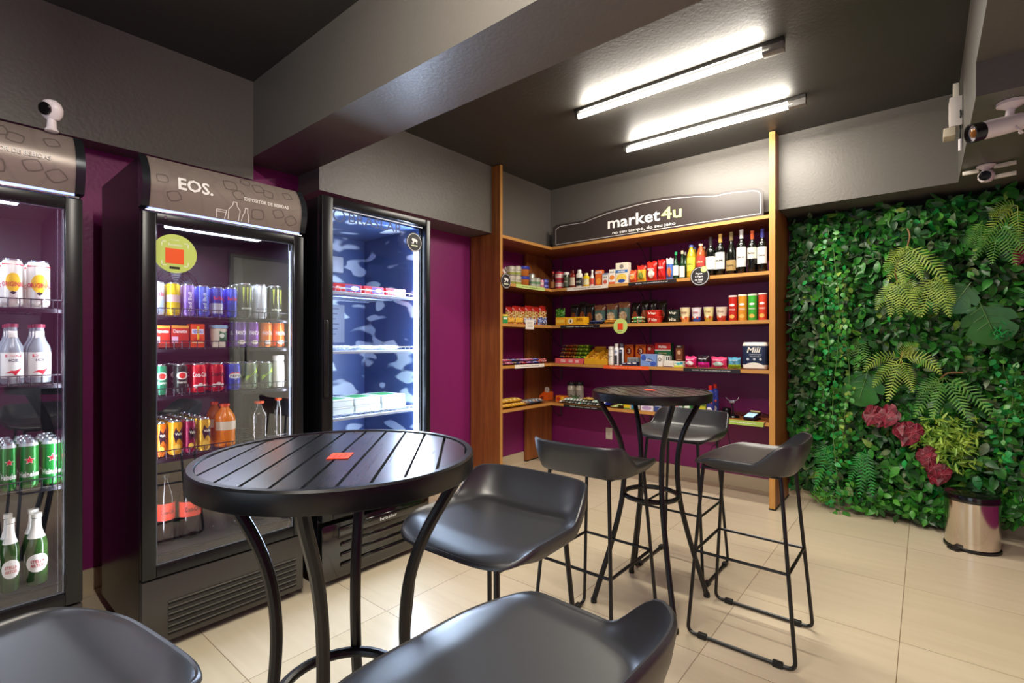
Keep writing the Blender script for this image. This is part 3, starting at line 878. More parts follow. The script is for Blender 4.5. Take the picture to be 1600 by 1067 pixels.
# frosted liner: clear blue metal with milky patches of frost
m_frost = bpy.data.materials.new('frosted_liner'); m_frost.use_nodes = True
nt, N_, L_, b_ = nodes(m_frost)
tc = N_.new('ShaderNodeTexCoord'); mp = N_.new('ShaderNodeMapping'); mp.inputs['Scale'].default_value = (6.5, 6.5, 15); mp.inputs['Location'].default_value = (.3, .2, .1)
nz = N_.new('ShaderNodeTexNoise'); nz.inputs['Scale'].default_value = 1.0; nz.inputs['Detail'].default_value = 0.3; nz.inputs['Distortion'].default_value = .3
L_.new(tc.outputs['Object'], mp.inputs[0]); L_.new(mp.outputs[0], nz.inputs['Vector'])
rp = N_.new('ShaderNodeValToRGB'); e = rp.color_ramp.elements
e[0].position = .565; e[0].color = lin('#34466F'); e[1].position = .63; e[1].color = lin('#C4D2E2')
L_.new(nz.outputs['Fac'], rp.inputs[0]); L_.new(rp.outputs[0], b_.inputs['Base Color'])
b_.inputs['Roughness'].default_value = .4
l = MB()
l.box(-fw + .0405, -fw + .044, .055, D - .041, .401, 1.899); l.box(fw - .044, fw - .0405, .055, D - .041, .401, 1.899)
l.box(-fw + .044, fw - .044, .055, D - .044, .4005, .404); l.box(-fw + .044, fw - .044, .055, D - .044, 1.894, 1.8995); l.box(-fw + .044, fw - .044, D - .046, D - .0405, .401, 1.899)
ln = l.build('inner_liner', m_frost, t, smooth=0)
MB().box(.03, .036, D - .056, D - .0465, .41, 1.62).box(.046, .052, D - .056, D - .0465, .41, 1.62).build('shelf_standard', M('#AEB6C8', .3, .8), ln, smooth=0)
q = MB().box(-.17, .15, D - .050, D - .0462, 1.22, 1.46).build('notice_plate', M('#7F8798', .45), ln, smooth=0)
g = MB()
for i in range(6):
    for x in (-.15, .02): g.box(x, x + .09 - .01 * (i % 3), D - .0512, D - .0500, 1.43 - i * .032, 1.436 - i * .032)
g.build('notice_text', M('#4A5266', .5), ln, smooth=0)
g = MB().rbox(-.12, .02, D - .11, D - .047, 1.70, 1.80, .008); g.rbox(.04, .12, D - .09, D - .047, 1.66, 1.76, .006); g.build('thermostat_box', M('#A9AEB8', .45), ln)
ds = empty('door', (0, 0, 0)); ds.parent = t
fr = MB(); z0, z1 = .335, 1.945
fr.rbox(-fw, -fw + .060, 0, .045, z0, z1, .006); fr.rbox(fw - .034, fw, 0, .045, z0, z1, .006)
fr.rbox(-fw + .06, fw - .034, .001, .044, z1 - .040, z1, .005); fr.rbox(-fw + .06, fw - .034, .001, .044, z0, z0 + .05, .005)
fr.build('door_frame', m_frame, ds)
MB().box(-fw + .06, fw - .034, .018, .022, z0 + .05, z1 - .04).build('glass_pane', m_pane2, ds, smooth=0)
MB().box(-fw + .07, fw - .05, .0155, .0175, z1 - .052, z1 - .047).build('glass_trim', M('#D8DEE8', .3, .2), ds, smooth=0)
MB().rbox(-fw + .004, -fw + .030, -.012, .004, .95, 1.33, .006).build('handle', M('#0A0A0C', .3), ds)
lettering(ds, 'BRASLAR', -.02, 1.862, .34, .05, .0168, '#41507C', .02)
MB().ribbon([(-.245 + .03 * math.cos(2 * math.pi * k / 24), 1.862 + .03 * math.sin(2 * math.pi * k / 24)) for k in range(24)], .008, .0170).build('logo_ring', M('#41507C', .5), ds, smooth=0)
g = MB(); g.rbox(-fw + .002, fw - .002, .006, .045, .03, .315, .014)
kg = g.build('kick_panel', M('#0C0C0C', .10, .0, 0, .8, .6), t)
g = MB()
for k in range(3):
    z = .085 + k * .052
    g.rbox(-fw + .10, fw - .05, -.006, .010, z, z + .022, .009)
g.build('louvre', M('#0B0B0B', .12, 0, 0, .8, .5), kg)
g = MB().rbox(-fw + .09, fw - .04, -.006, .012, .245, .29, .008); lv = g.build('logo_bar', M('#0B0B0B', .12, 0, 0, .8, .5), kg)
lettering(kg, 'braslar', .04, .268, .11, .018, -.0068, '#D8D8D8', .03)
g = MB()
for x in (-fw + .05, fw - .05):
    for y in (.08, .56): g.lathe([(.016, .001), (.018, .01), (.014, .05)], 12, xf=Matrix.Translation((x, y, 0)))
g.build('feet', M('#0A0A0A', .5), t)
for z in (1.489, 1.18, .834): wire_shelf(t, z - .003, -fw + .05, fw - .05, .07, .56, M('#C9D3E2', .35, .5), 'shelf', .018, 18)
# upright LED strip on the hinge side
m_led = M('#DDEBFF', .4, 0, 9.0)
MB().rbox(fw - .062, fw - .0445, .052, .085, .42, 1.86, .004).build('led_strip', m_led, t)
a = area('freezer_light', (fw - .066, .068, 1.14), (0, R(90), 0), 1.40, .03, 22.0, (.72, .84, 1.0)); a.parent = t
a = area('freezer_light', (fw - .05, .090, 1.14), (0, R(90), R(62)), 1.40, .02, 46.0, (.55, .72, 1.0)); a.parent = t
y_, d_ = on_x(650, FX)
o = MB().disc(0, 0, .056, .056, 0, .0012).build('round_sticker', M('#1F1F24', .4), None, (FX - .0165, y_, z_at(378, d_)), (0, 0, R(90)))
tag(o, 'black round surveillance sticker on the tall freezer door', 'sticker'); ring(o, .050, .003, '#E2E2E2', -.0016); cctv(o, .046)

# white baby monitor camera on the left cooler
y_, d_ = on_x(81, CX - .02)
t = tag(empty('security_camera', (CX - .022, y_, 1.9505), R(38)), 'white round-headed camera standing on the left cooler', 'camera')
MB().lathe([(.018, 0.0005), (.019, .004), (.014, .012), (.012, .04)], 20).build('stand', M('#E6DDE0', .4), t)
hd = MB(); hd.lathe([(.0005, -.036), (.020, -.031), (.032, -.016), (.036, .002), (.032, .020), (.019, .033), (.0005, .037)], 24, sy=.72)
h = hd.build('head', M('#E6DDE0', .35), t, (0, 0, .072), (R(12), 0, 0))
MB().lathe([(.020, .0), (.0215, .006), (.019, .009), (.010, .0095), (.0001, .0095)], 24, xf=Matrix.Translation((0, -.021, .002)) @ Matrix.Rotation(R(90), 4, 'X')).build('lens', M('#0A0A0E', .12), h)
# ------------------------------------------------------------------ goods: shapes
ALU = ('#C9CDD2', .25, .9)
def can_mb(r, h, cols, bands=(), lid=True):
    """cols[0] body; bands = [(z0, z1, index)] in fractions of the height"""
    cuts = sorted(set([0.10, 0.90] + [b for x in bands for b in x[:2]]))
    prof = [(r * .80, 0), (r * .84, .003), (r * .98, h * .055), (r, h * .10)]
    mi = [0, 0, 0]
    def which(z):
        for a, b, k in bands:
            if a <= z < b: return k
        return 0
    cc = [c for c in cuts if .10 <= c <= .90]
    for a, b in zip(cc[:-1], cc[1:]):
        prof.append((r, h * b)); mi.append(which((a + b) / 2))
    mi[1] = mi[2] = which(.05)
    prof += [(r * .86, h * .965), (r * .88, h * .985), (r * .88, h), (r * .82, h), (r * .80, h * .975)]
    mi += [which(.95), 99, 99, 99, 99]
    return prof, mi
def can(loc, rz, r, h, cols, bands=(), txt=None, tcol='#FFFFFF', vertical=False, label='', cat='drink can', group=None, name='drink_can', extras=None, tw=None, tz=.55, th=None):
    prof, mi = can_mb(r, h, cols, bands)
    n = len(cols)
    mi = [n if k == 99 else k for k in mi]
    mb = MB(); mb.lathe(prof, 28, mi)
    o = mb.build(name, [M(c, .28, .35) for c in cols] + [M(*ALU)], None, loc, (0, 0, rz))
    tag(o, label, cat, group)
    if txt:
        if vertical: lettering(o, txt, 0, h * .45, h * .6, r * .55, 0, tcol, .04, wrap(r + .0004), rot=R(90))
        else: lettering(o, txt, 0, h * tz, tw or r * 1.7, th or h * .10, 0, tcol, .05, wrap(r + .0004))
    if extras: extras(o, r, h)
    return o
def cpatch(o, r, poly, col, off=.0003, name='print'):
    """small printed patch wrapped on a cylinder"""
    fn = wrap(r + off); vs = [fn(x, 0, z) for x, z in poly]
    cx = sum(p[0] for p in poly) / len(poly); cz = sum(p[1] for p in poly) / len(poly)
    n = len(poly)
    rings = []
    for s_ in (1, .66, .33): rings += [fn(cx + (x - cx) * s_, 0, cz + (z - cz) * s_) for x, z in poly]
    fs = [(i + j * n, (i + 1) % n + j * n, (i + 1) % n + (j + 1) * n, i + (j + 1) * n) for j in range(2) for i in range(n)]
    c = len(rings); rings.append(fn(cx, 0, cz)); fs += [(c, i + 2 * n, (i + 1) % n + 2 * n) for i in range(n)]
    m = MB().add(rings, fs); return m.build(name, M(col, .35), o, smooth=60)
def circ(x, z, rx, rz, n=16): return [(x + rx * math.cos(2 * math.pi * k / n), z + rz * math.sin(2 * math.pi * k / n)) for k in range(n)]
BP = {   # bottle outlines: (r, z) as fractions
 'wine': [(.90, 0), (1, .01), (1, .60), (.96, .65), (.70, .71), (.42, .76), (.37, .80), (.36, .97), (.40, .975), (.40, 1)],
 'burgundy': [(.90, 0), (1, .01), (1, .48), (.90, .56), (.60, .67), (.42, .75), (.37, .80), (.36, .97), (.40, .975), (.40, 1)],
 'beer': [(.90, 0), (1, .015), (1, .55), (.92, .62), (.60, .72), (.44, .80), (.40, .93), (.46, .94), (.46, 1)],
 'pet': [(.80, 0), (.98, .03), (1, .08), (.96, .30), (1, .36), (1, .62), (.92, .72), (.60, .84), (.40, .90), (.38, .94), (.44, .945), (.44, 1)],
 'big': [(.75, 0), (.95, .02), (1, .06), (1, .60), (.92, .70), (.60, .83), (.30, .91), (.28, .945), (.34, .95), (.34, 1)],
 'sauce': [(.88, 0), (1, .02), (1, .50), (.80, .60), (.45, .72), (.36, .80), (.36, .88), (.42, .885), (.42, 1)],
 'squeeze': [(.90, 0), (1, .03), (1, .30), (.88, .48), (1, .66), (.90, .76), (.50, .82), (.50, .84), (.60, .85), (.50, 1)],
 'jar': [(.94, 0), (1, .03), (1, .76), (.86, .82), (.86, .84), (.92, .845), (.92, 1)],
 'spray': [(.96, 0), (1, .02), (1, .74), (.82, .80), (.70, .81), (.70, .82), (.72, 1), (.66, 1)],
 'deter': [(.85, 0), (1, .04), (1, .45), (.86, .60), (.80, .70), (.92, .76), (.60, .83), (.42, .85), (.42, .86), (.46, .865), (.42, 1)],
}
def bottle(loc, rz, r, h, kind, col, cap, lab=None, label='', cat='bottle', group=None, name='bottle', txt=None, tcol='#222222', capf=None, sy=1.0, mat=None, ltxt=None, tz=None):
    P = BP[kind]; cf = capf or {'wine': .80, 'burgundy': .80, 'beer': .94, 'pet': .94, 'big': .945, 'sauce': .88, 'squeeze': .84, 'jar': .84, 'spray': .81, 'deter': .86}[kind]
    prof = [(a * r, b * h) for a, b in P if b <= cf + 1e-6]
    e = next(p for p in P if p[1] > cf - 1e-6)
    if prof[-1][1] < cf * h - 1e-6:
        prof.append((e[0] * r, cf * h))
    o = MB().lathe(prof, 26, sy=sy).build(name, mat or M(col, .16, 0, 0, .6), None, loc, (0, 0, rz), smooth=50)
    tag(o, label, cat, group)
    cp = [(a * r * 1.05 + .0004, b * h) for a, b in P if b >= cf - 1e-6]
    if len(cp) < 2 or cp[0][1] > cf * h + 1e-6: cp = [(cp[0][0], cf * h)] + cp
    MB().lathe(cp, 20, sy=sy).build('cap', M(cap, .35, .1), o, smooth=50)
    if lab:
        z0, z1, lc = lab[:3]; k = lab[3] if len(lab) > 3 else 2.6
        def rad(z):
            f = z / h
            for (a, b), (c, d) in zip(P[:-1], P[1:]):
                if b <= f <= d and d > b: return r * (a + (c - a) * (f - b) / (d - b))
            return r
        vs = []; fs = []; n = 16; zz = [z0 + (z1 - z0) * j / 5 for j in range(6)]
        for z in zz:
            R_ = rad(z * h) + .0006
            for i in range(n + 1):
                a = -k / 2 + k * i / n
                vs.append((R_ * math.sin(a), -R_ * math.cos(a) * sy, z * h))
        for j in range(5):
            for i in range(n): fs.append((j * (n + 1) + i, j * (n + 1) + i + 1, (j + 1) * (n + 1) + i + 1, (j + 1) * (n + 1) + i))
        lb = MB().add(vs, fs).build('paper_label', M(lc, .45), o, smooth=60)
        if txt:
            cz = (z0 + z1) / 2 * h if tz is None else tz * h
            R2 = rad((z0 + z1) / 2 * h) + .0012
            f0 = wrap(R2); fn = (lambda x, y, z: (f0(x, y, z)[0], f0(x, y, z)[1] * sy, z)) if sy != 1 else f0
            lettering(o, txt, 0, cz, r * 1.45, min((z1 - z0) * h * .32, r * .5), 0, tcol, .04, fn)
    return o
def pack(loc, rz, w, d, h, col, patches=(), txts=(), label='', cat='box', group=None, name='box', rot=None, bev=.0015):
    """carton: patches = (x0,x1,z0,z1,colour[,shape]) in fractions of the face, x from -.5 to .5"""
    o = MB().rbox(-w / 2, w / 2, 0, d, 0, h, min(bev, w / 6, h / 6)).build(name, M(col, .4), None, loc, rot or (0, 0, rz), smooth=0)
    tag(o, label, cat, group)
    cols = {}
    for i, p in enumerate(patches):
        mb = cols.setdefault(p[4], MB()); y = -.0003 - .0003 * i
        if len(p) > 5 and p[5] == 'o': mb.prism(circ((p[0] + p[1]) / 2 * w, (p[2] + p[3]) / 2 * h, abs(p[1] - p[0]) / 2 * w, abs(p[3] - p[2]) / 2 * h, 20), y, -.0001)
        else: mb.box(p[0] * w, p[1] * w, y, -.0001, p[2] * h, p[3] * h)
    for c, mb in cols.items(): mb.build('print', M(c, .4), o, smooth=0)
    for s_ in txts:
        lettering(o, s_[0], s_[1] * w, s_[2] * h, s_[3] * w, s_[4] * h, -.0003 - .0003 * (len(patches) + 1), s_[5], .05)
    return o
def bag_mb(w, h, t, fcol=None, nx=12, nz=14, seed=0, crimp=.08):
    rg = random.Random(seed); ph = [rg.uniform(0, 6) for _ in range(6)]
    mb = MB(); vs = []; fs = []; ms = []
    for side in (-1, 1):
        b = len(vs)
        for j in range(nz + 1):
            v = j / nz
            for i in range(nx + 1):
                u = i / nx
                ev = min(1, max(0, (min(v, 1 - v) - crimp) / .22)); eu = min(1, min(u, 1 - u) / .22)
                th = math.sin(ev * math.pi / 2) ** .8 * math.sin(eu * math.pi / 2) ** .7
                wob = .12 * math.sin(u * 9 + ph[0]) * math.sin(v * 8 + ph[1]) + .10 * math.sin(u * 17 + ph[2] + v * 11)
                y = side * (t / 2) * th * (1 + wob) - (0 if th else side * .0004)
                nar = 1 - .06 * math.sin(v * math.pi)
                x = (u - .5) * w * nar; z = v * h + .004 * math.sin(u * 12 + ph[3]) * (1 if v in (0, 1) else 0)
                vs.append((x, y + t / 2, z))
        for j in range(nz):
            for i in range(nx):
                q = (b + j * (nx + 1) + i, b + j * (nx + 1) + i + 1, b + (j + 1) * (nx + 1) + i + 1, b + (j + 1) * (nx + 1) + i)
                fs.append(q if side < 0 else tuple(reversed(q)))
                ms.append(fcol((i + .5) / nx, (j + .5) / nz) if fcol else 0)
    zmin = min(v[2] for v in vs); vs = [(x, y, z - zmin) for x, y, z in vs]
    mb.add(vs, fs, ms); return mb
def bag(loc, rz, w, h, t, cols, fcol=None, txt=None, tcol='#FFFFFF', label='', cat='packet', group=None, name='snack_packet', rot=None, seed=None, tz=.62, rough=.32):
    seed = seed if seed is not None else random.randint(0, 9999)
    o = bag_mb(w, h, t, fcol, seed=seed).build(name, [M(c, rough) for c in cols], None, loc, rot or (0, 0, rz), smooth=60)
    tag(o, label, cat, group)
    if txt: lettering(o, txt, 0, h * tz, w * .62, h * .10, -t * .10, tcol, .05)
    return o
BAND = lambda u, v: 1 if v > .68 else (2 if (u - .5) ** 2 / .09 + (v - .36) ** 2 / .05 < 1 else 0)
TOPB = lambda u, v: 1 if v > .62 else 0
SPOT = lambda u, v: 1 if (u - .5) ** 2 / .10 + (v - .45) ** 2 / .06 < 1 else 0
def flake(u, v): return int((math.sin(u * 23 + v * 5) + math.sin(v * 19 - u * 7)) * 1.2 + 2) % 3

# ------------------------------------------------------------------ back unit goods, placed board by board
def bpos(px0, px1, k, Y, pytop=None):
    X0, X1 = on_y(px0, Y)[0], on_y(px1, Y)[0]; d = on_y((px0 + px1) / 2, Y)[1]
    h = z_at(pytop, d) - TOP[k] if pytop else None
    return (X0 + X1) / 2, X1 - X0, h
def B(px0, px1, pytop, k, Y=4.005):
    x, w, h = bpos(px0, px1, k, Y, pytop); return (x, Y, TOP[k] + .0008), w * .97, h
def Bcyl(px0, px1, pytop, k, Y=4.005):
    """round goods: front of the cylinder touches plane Y"""
    X0, X1 = on_y(px0, Y)[0], on_y(px1, Y)[0]; r = (X1 - X0) / 2 * .95
    (x, _, h) = bpos(px0, px1, k, Y + r, pytop)
    return (x, Y + r, TOP[k] + .0008), r, h
# second board
W = [(1102.5, 1118.5, 371, 'wine', '#3B3434', (.18, .50, '#E9EBE2'), 'dark grey capsule and green-edged label', None),
     (1117.5, 1133.5, 366.5, 'wine', '#C9A257', (.16, .56, '#F1EFE8'), 'gold capsule and white label', 'MM'),
     (1134.5, 1151, 363, 'burgundy', '#7D6A48', (.10, .34, '#A58A56'), 'bronze capsule and low gold crest label', 'Reserva'),
     (1150.5, 1167, 359.5, 'wine', '#CFCBCB', (.16, .60, '#EEECEA'), 'silver capsule and tall white label', 'Cabernet'),
     (1167.5, 1183.5, 361, 'wine', '#C5552E', (.34, .60, '#E6DFCB'), 'orange capsule and cream label', 'Malbec'),
     (1183, 1199.5, 358, 'wine', '#3B3F86', (.20, .58, '#F2F0EA'), 'navy capsule, last before the wooden post', 'Gato')]
for a, b, tp, kd, cp, lb, lbl, tx in W:
    loc, r, h = Bcyl(a, b, tp, 1, 4.02)
    o = bottle(loc, 0, min(r, .0375), h, kd, '#0A0E0A', cp, lb, 'dark wine bottle with ' + lbl, 'wine bottle', 'wine bottles on the second board', 'wine_bottle', tx, '#3A332B')
    if tx == 'MM': pass
m_oil = mat_glass('clear_plastic', (.97, .97, .96), .06, .05)
for a, b, tp, kd, col, cap, lb, lbl, tx, tc_, Y in [
    (860.6, 867.7, 424.5, 'sauce', '#5A2412', '#C2403A', (.12, .45, '#C98A4A'), 'small brown hot sauce bottle with red cap in the shelf corner', None, '#222222', 4.06),
    (1051.5, 1060.6, 394, 'sauce', '#123A22', '#2FA36B', (.14, .50, '#E8EDE6'), 'green glass bottle with bright green cap on second board', None, '#1C5A30', 4.02),
    (1061.5, 1070.5, 392, 'sauce', '#14351F', '#D9CDA6', (.06, .45, '#E9E6DA'), 'dark olive oil bottle with cream cap, green neck label', None, '#333333', 4.02),
    (1073, 1087.2, 383.5, 'pet', '#C6A52A', '#5F77C9', (.22, .62, '#E0D645'), 'yellow cooking oil bottle with blue cap', 'ABC', '#3B6A2C', 4.02),
    (1088, 1102, 381.5, 'pet', '#B5562C', '#E6C6B6', (.30, .62, '#C8443A'), 'amber oil bottle with pale cap left of the wines', 'oleo', '#F6E7B0', 4.02)]:
    loc, r, h = Bcyl(a, b, tp, 1, Y)
    bottle(loc, 0, r, h, kd, col, cap, lb, lbl, 'bottle', None, 'oil_bottle' if kd == 'pet' else 'glass_bottle', tx, tc_)
for a, b, tp, cap, lbl in ((1067, 1074.5, 394, '#E8E3D6', 'olive oil bottle half hidden behind the one with cream cap'), (1081.5, 1090, 386.5, '#5F77C9', 'yellow oil bottle with blue cap behind the front oil bottle'), (1096.5, 1104.5, 386, '#DAD2CC', 'amber oil bottle standing behind the front amber one')):
    loc, r, h = Bcyl(a, b, tp, 1, 4.115)
    bottle(loc, 0, r, h, 'pet' if 'oil bottle with' in lbl or 'amber' in lbl else 'sauce', '#B99A30' if 'yellow' in lbl else ('#A8502C' if 'amber' in lbl else '#1A3A22'), cap, None, lbl, 'bottle', None, 'oil_bottle')
# tins, jars and squeeze bottles at the left end
loc, r, h = Bcyl(868.2, 880.4, 425, 1, 4.03)
can(loc, 0, r, h / 2 - .0006, ['#C03848', '#EBD9CE'], [(.30, .72, 1)], 'molho', '#C03848', False, 'lower pink red tin of a two-tin stack on second board', 'tin', None, 'food_tin')
can((loc[0], loc[1], loc[2] + h / 2 + .0004), 0, r, h / 2 - .0006, ['#C03848', '#EBD9CE'], [(.30, .72, 1)], 'molho', '#C03848', False, 'upper pink red tin of a two-tin stack on second board', 'tin', None, 'food_tin')
loc, r, h = Bcyl(881.6, 889.4, 425.7, 1, 4.03)
bottle(loc, 0, r, h, 'jar', '#24301F', '#E6E2DC', (.15, .70, '#4B5140'), 'dark olive jar with white lid right of pink tins', 'jar', None, 'food_jar', 'olivas', '#E4E0C8')
loc, r, h = Bcyl(890, 899, 422.5, 1, 4.03); bottle(loc, 0, r, h, 'squeeze', '#7A1F16', '#5A1B14', (.16, .60, '#C9B7A0'), 'dark red ketchup squeeze bottle on second board', 'sauce bottle', None, 'sauce_bottle', None, '#222', None, .7)
loc, r, h = Bcyl(900, 910.5, 421.5, 1, 4.03); bottle(loc, 0, r, h, 'squeeze', '#F0ECDF', '#F0ECE4', (.10, .55, '#1E211E'), 'white mayonnaise squeeze bottle with black label', 'sauce bottle', None, 'sauce_bottle', 'MAYO', '#F0EEE4', None, .7)
loc, r, h = Bcyl(911, 921.3, 427, 1, 4.012); bottle(loc, 0, r, h, 'squeeze', '#E6C51E', '#EADB9A', (.15, .58, '#D9CFA0'), 'yellow mustard squeeze bottle on second board', 'sauce bottle', None, 'sauce_bottle', None, '#3A50A0', None, .7)
loc, r, h = Bcyl(922, 928.8, 422, 1, 4.03); bottle(loc, 0, r, h, 'sauce', '#E9E4DA', '#F1EFEA', (.12, .5, '#C8483A'), 'small white sauce bottle with red label', 'sauce bottle', None, 'sauce_bottle')
loc, w, h = B(930, 940.5, 422, 1, 4.03); pack(loc, 0, w, .045, h, '#E06A2A', [(-.5, .5, .78, .92, '#F4EFE6'), (-.35, .35, .1, .5, '#E9A03A', 'o')], [('CREME', 0, .84, .7, .09, '#C03020')], 'orange carton with white band among the sauces')
loc, w, h = B(941, 950, 427, 1, 4.02); pack(loc, 0, w, .04, h, '#E4E0DA', [(-.35, .35, .1, .45, '#C65A48', 'o'), (-.5, .5, .85, 1, '#8C9AB0')], [('KNOR', 0, .66, .7, .12, '#2A3A2A')], 'small white grey carton beside the orange carton')
loc, w, h = B(951.5, 961, 421, 1, 4.02); pack(loc, 0, w, .06, h, '#EFEAE2', [(-.42, .42, .30, .62, '#E58A3A', 'o'), (-.5, .5, 0, .18, '#D8623A')], [('FLAKE', 0, .82, .7, .10, '#2A2A44')], 'white cereal carton with orange bowl left of oat box')
loc, w, h = B(961.5, 981, 410.5, 1, 4.02); pack(loc, 0, w, .065, h, '#E7DFCB', [(-.5, .5, .52, .66, '#3E74B4'), (-.42, .42, .08, .48, '#E6C65A', 'o'), (-.3, .3, .05, .22, '#2E4E9A', 'o'), (-.16, .16, .72, .92, '#8A8378', 'o')], [('AVEIA', 0, .59, .6, .07, '#FFFFFF')], 'tall cream oat box with blue band, tallest on second board')
def B_bag(a, b, tp, k, Y, th, *args, **kw):
    loc, w, h = B(a, b, tp, k, Y); return bag(loc, 0, w, h, th, *args, **kw)
B_bag(982.3, 993, 422.5, 1, 4.02, .05, ['#DE5A34', '#E9B45A'], SPOT, 'sopa', '#FFFFFF', 'small orange red pouch right of the oat box')
B_bag(993.6, 1008, 415, 1, 4.02, .05, ['#E9B33A', '#D2362A', '#7F8C3A'], BAND, None, '#FFFFFF', 'yellow standing pouch with red top on second board')
B_bag(1009, 1025, 409, 1, 4.02, .05, ['#C8241E', '#D83026', '#E9DFD2'], BAND, 'PREDILECTO', '#FFFFFF', 'wide red tomato sauce pouch with pale round print')
B_bag(1026.4, 1038.7, 406, 1, 4.02, .045, ['#C9221F', '#C9221F', '#F1E4DA'], SPOT, 'PASSATA', '#FFFFFF', 'narrow red tomato sauce pouch beside the blue packet')
B_bag(1039.6, 1051, 404, 1, 4.02, .04, ['#4A6FB8', '#E9E9EE', '#E0703A'], BAND, None, '#FFFFFF', 'blue and white packet left of the green bottle')
# third board: cups, tubs, canisters
for a, b, tp, body, lidc, txt, lbl in ((1138.5, 1152.5, 462, '#C0271C', '#E3D8D3', 'PRINGLES', 'dark red'), (1153.3, 1168, 460.5, '#E0932A', '#EFE3CF', 'PRINGLES', 'amber yellow'), (1168.8, 1183.8, 459.5, '#3FAE3A', '#DDEBD6', 'PRINGLES', 'green'), (1184.8, 1199.2, 458, '#D8452A', '#EBDDD6', 'PRINGLES', 'orange red')):
    loc, r, h = Bcyl(a, b, tp, 2, 4.02)
    o = MB().lathe([(r * .98, 0), (r, .003), (r, h - .012)], 28).build('crisp_canister', M(body, .35), None, loc, smooth=50)
    tag(o, lbl + ' tall crisp canister on the third board by the wooden post', 'crisp canister', 'tall crisp canisters on the third board')
    MB().lathe([(r * 1.03, h - .013), (r * 1.03, h), (r * .95, h), (r * .94, h - .002)], 28).build('lid', M(lidc, .4), o, smooth=50)
    cpatch(o, r, circ(0, h * .62, r * .62, h * .045), '#F1EEE8')
    cpatch(o, r, circ(0, h * .17, r * .62, h * .075), '#E8B85A')
    lettering(o, 'PRINGLES', 0, h * .44, r * 1.5, h * .055, 0, '#F6F1E6', .05, wrap(r + .0006))
for a, b, tp, c0, c1, c2, lbl in ((1062.5, 1079, 481, '#E8D9A8', '#E89A4A', 'Lamen', 'cream and orange'), (1080.5, 1096.5, 481, '#E6E2EA', '#3E55B0', 'Lamen', 'cream and blue'), (1099, 1116, 480, '#E9E0A0', '#D8B23A', 'Cup', 'pale yellow'), (1118.5, 1137, 480, '#E6D8C0', '#C8402A', 'Cup', 'cream and red')):
    loc, r, h = Bcyl(a, b, tp, 2, 4.01)
    n_ = 8; prof = [(r * (.72 + .26 * j / n_), h * .96 * j / n_) for j in range(n_ + 1)]
    mi = [1 if j < 3 else 0 for j in range(n_)]
    prof += [(r * 1.02, h * .965), (r * 1.02, h), (r * .9, h)]; mi += [2, 2, 2]
    o = MB().lathe(prof, 26, mi).build('noodle_cup', [M(c0, .4), M(c1, .4), M('#EEE6DC', .4)], None, loc, smooth=50)
    tag(o, lbl + ' instant noodle cup on the third board', 'noodle cup', 'instant noodle cups on the third board')
    lettering(o, c2, 0, h * .68, r * 1.2, h * .16, 0, '#8A2A20' if c1 != '#3E55B0' else '#B02A3A', .05, wrap(r * .95))
    for q in range(3): cpatch(o, r * (.80 + .02 * q), circ((q - 1) * r * .5, h * (.28 + .05 * (q % 2)), r * .22, h * .09, 10), ['#D8602A', '#E9E0C8', '#B8402A'][q], .006)
def tub(loc, w, d, h, col, acc, txt, label, group=None):
    mb = MB(); n = 28
    for (s0, z0), (s1, z1) in (((.80, 0), (.96, h * .86)), ((1, h * .86), (1, h))):
        vs = []
        for s_, z in ((s0, z0), (s1, z1)):
            for k in range(n):
                a = 2 * math.pi * k / n; c, s2 = math.cos(a), math.sin(a); rr = 1 / (abs(c) ** 4 + abs(s2) ** 4) ** .25
                vs.append((c * rr * w / 2 * s_, d / 2 + s2 * rr * d / 2 * s_, z))
        mb.add(vs, [(i, (i + 1) % n, n + (i + 1) % n, n + i) for i in range(n)] + [tuple(reversed(range(n))), tuple(range(n, 2 * n))])
    o = mb.build('food_tub', M(col, .35), None, loc, smooth=40); tag(o, label, 'tub', group)
    lettering(o, txt, 0, h * .48, w * .55, h * .5, -.0006 + d * .05 * .2 - .002, acc, .06, slant=.2)
    return o
loc, w, h = B(1007.5, 1032.5, 484.5, 2, 4.01)
tub(loc, w, .09, h / 2 - .0008, '#C92A1C', '#F2E8DA', '7 Vita', 'lower red food tub of the stacked pair on third board')
tub((loc[0] - .01, loc[1] + .004, loc[2] + h / 2 + .0004), w, .09, h / 2 - .0008, '#C92A1C', '#F2E8DA', 'Vap', 'upper red food tub of the stacked pair on third board')
loc, w, h = B(1039.5, 1061.5, 484, 2, 4.01)
tub(loc, w, .09, h / 2 - .0008, '#1E2A1E', '#E8E4D0', 'Vita', 'lower black green food tub beside the noodle cups')
tub((loc[0], loc[1] + .004, loc[2] + h / 2 + .0004), w, .09, h / 2 - .0008, '#1E2A1E', '#E8E4D0', 'Vap', 'upper black green food tub beside the noodle cups')
B_bag(866, 881, 483, 2, 4.12, .05, ['#2E8A2E', '#1E5A22', '#7FC24A'], flake, None, label='green packet in the shelf corner of the third board')
for i, (a, b, tp, Y) in enumerate(((889, 903, 476, 4.14), (903, 916, 472, 4.15), (914, 928, 475, 4.14))):
    B_bag(a, b, tp, 2, Y, .05, ['#17181A', '#1E2022', '#8A4A20'], BAND, None, label=['first black packet from the corner on the third board', 'second black packet from the corner on the third board', 'third black packet from the corner, behind the brown packets'][i], group='black crisp packets by the corner')
for i, (a, b, tp) in enumerate(((926.5, 944.5, 477), (945, 963.5, 475), (964, 983, 472.5))):
    B_bag(a, b, tp, 2, 4.10, .055, ['#4E6A62', '#7A4E34', '#C9B08A'], BAND, 'Salgadinho', '#E9DFC8', ['brown and teal crisp packet, left of the three', 'brown and teal crisp packet, middle of the three', 'brown and teal crisp packet, right of the three'][i], 'packet', 'brown and teal crisp packets', tz=.50)
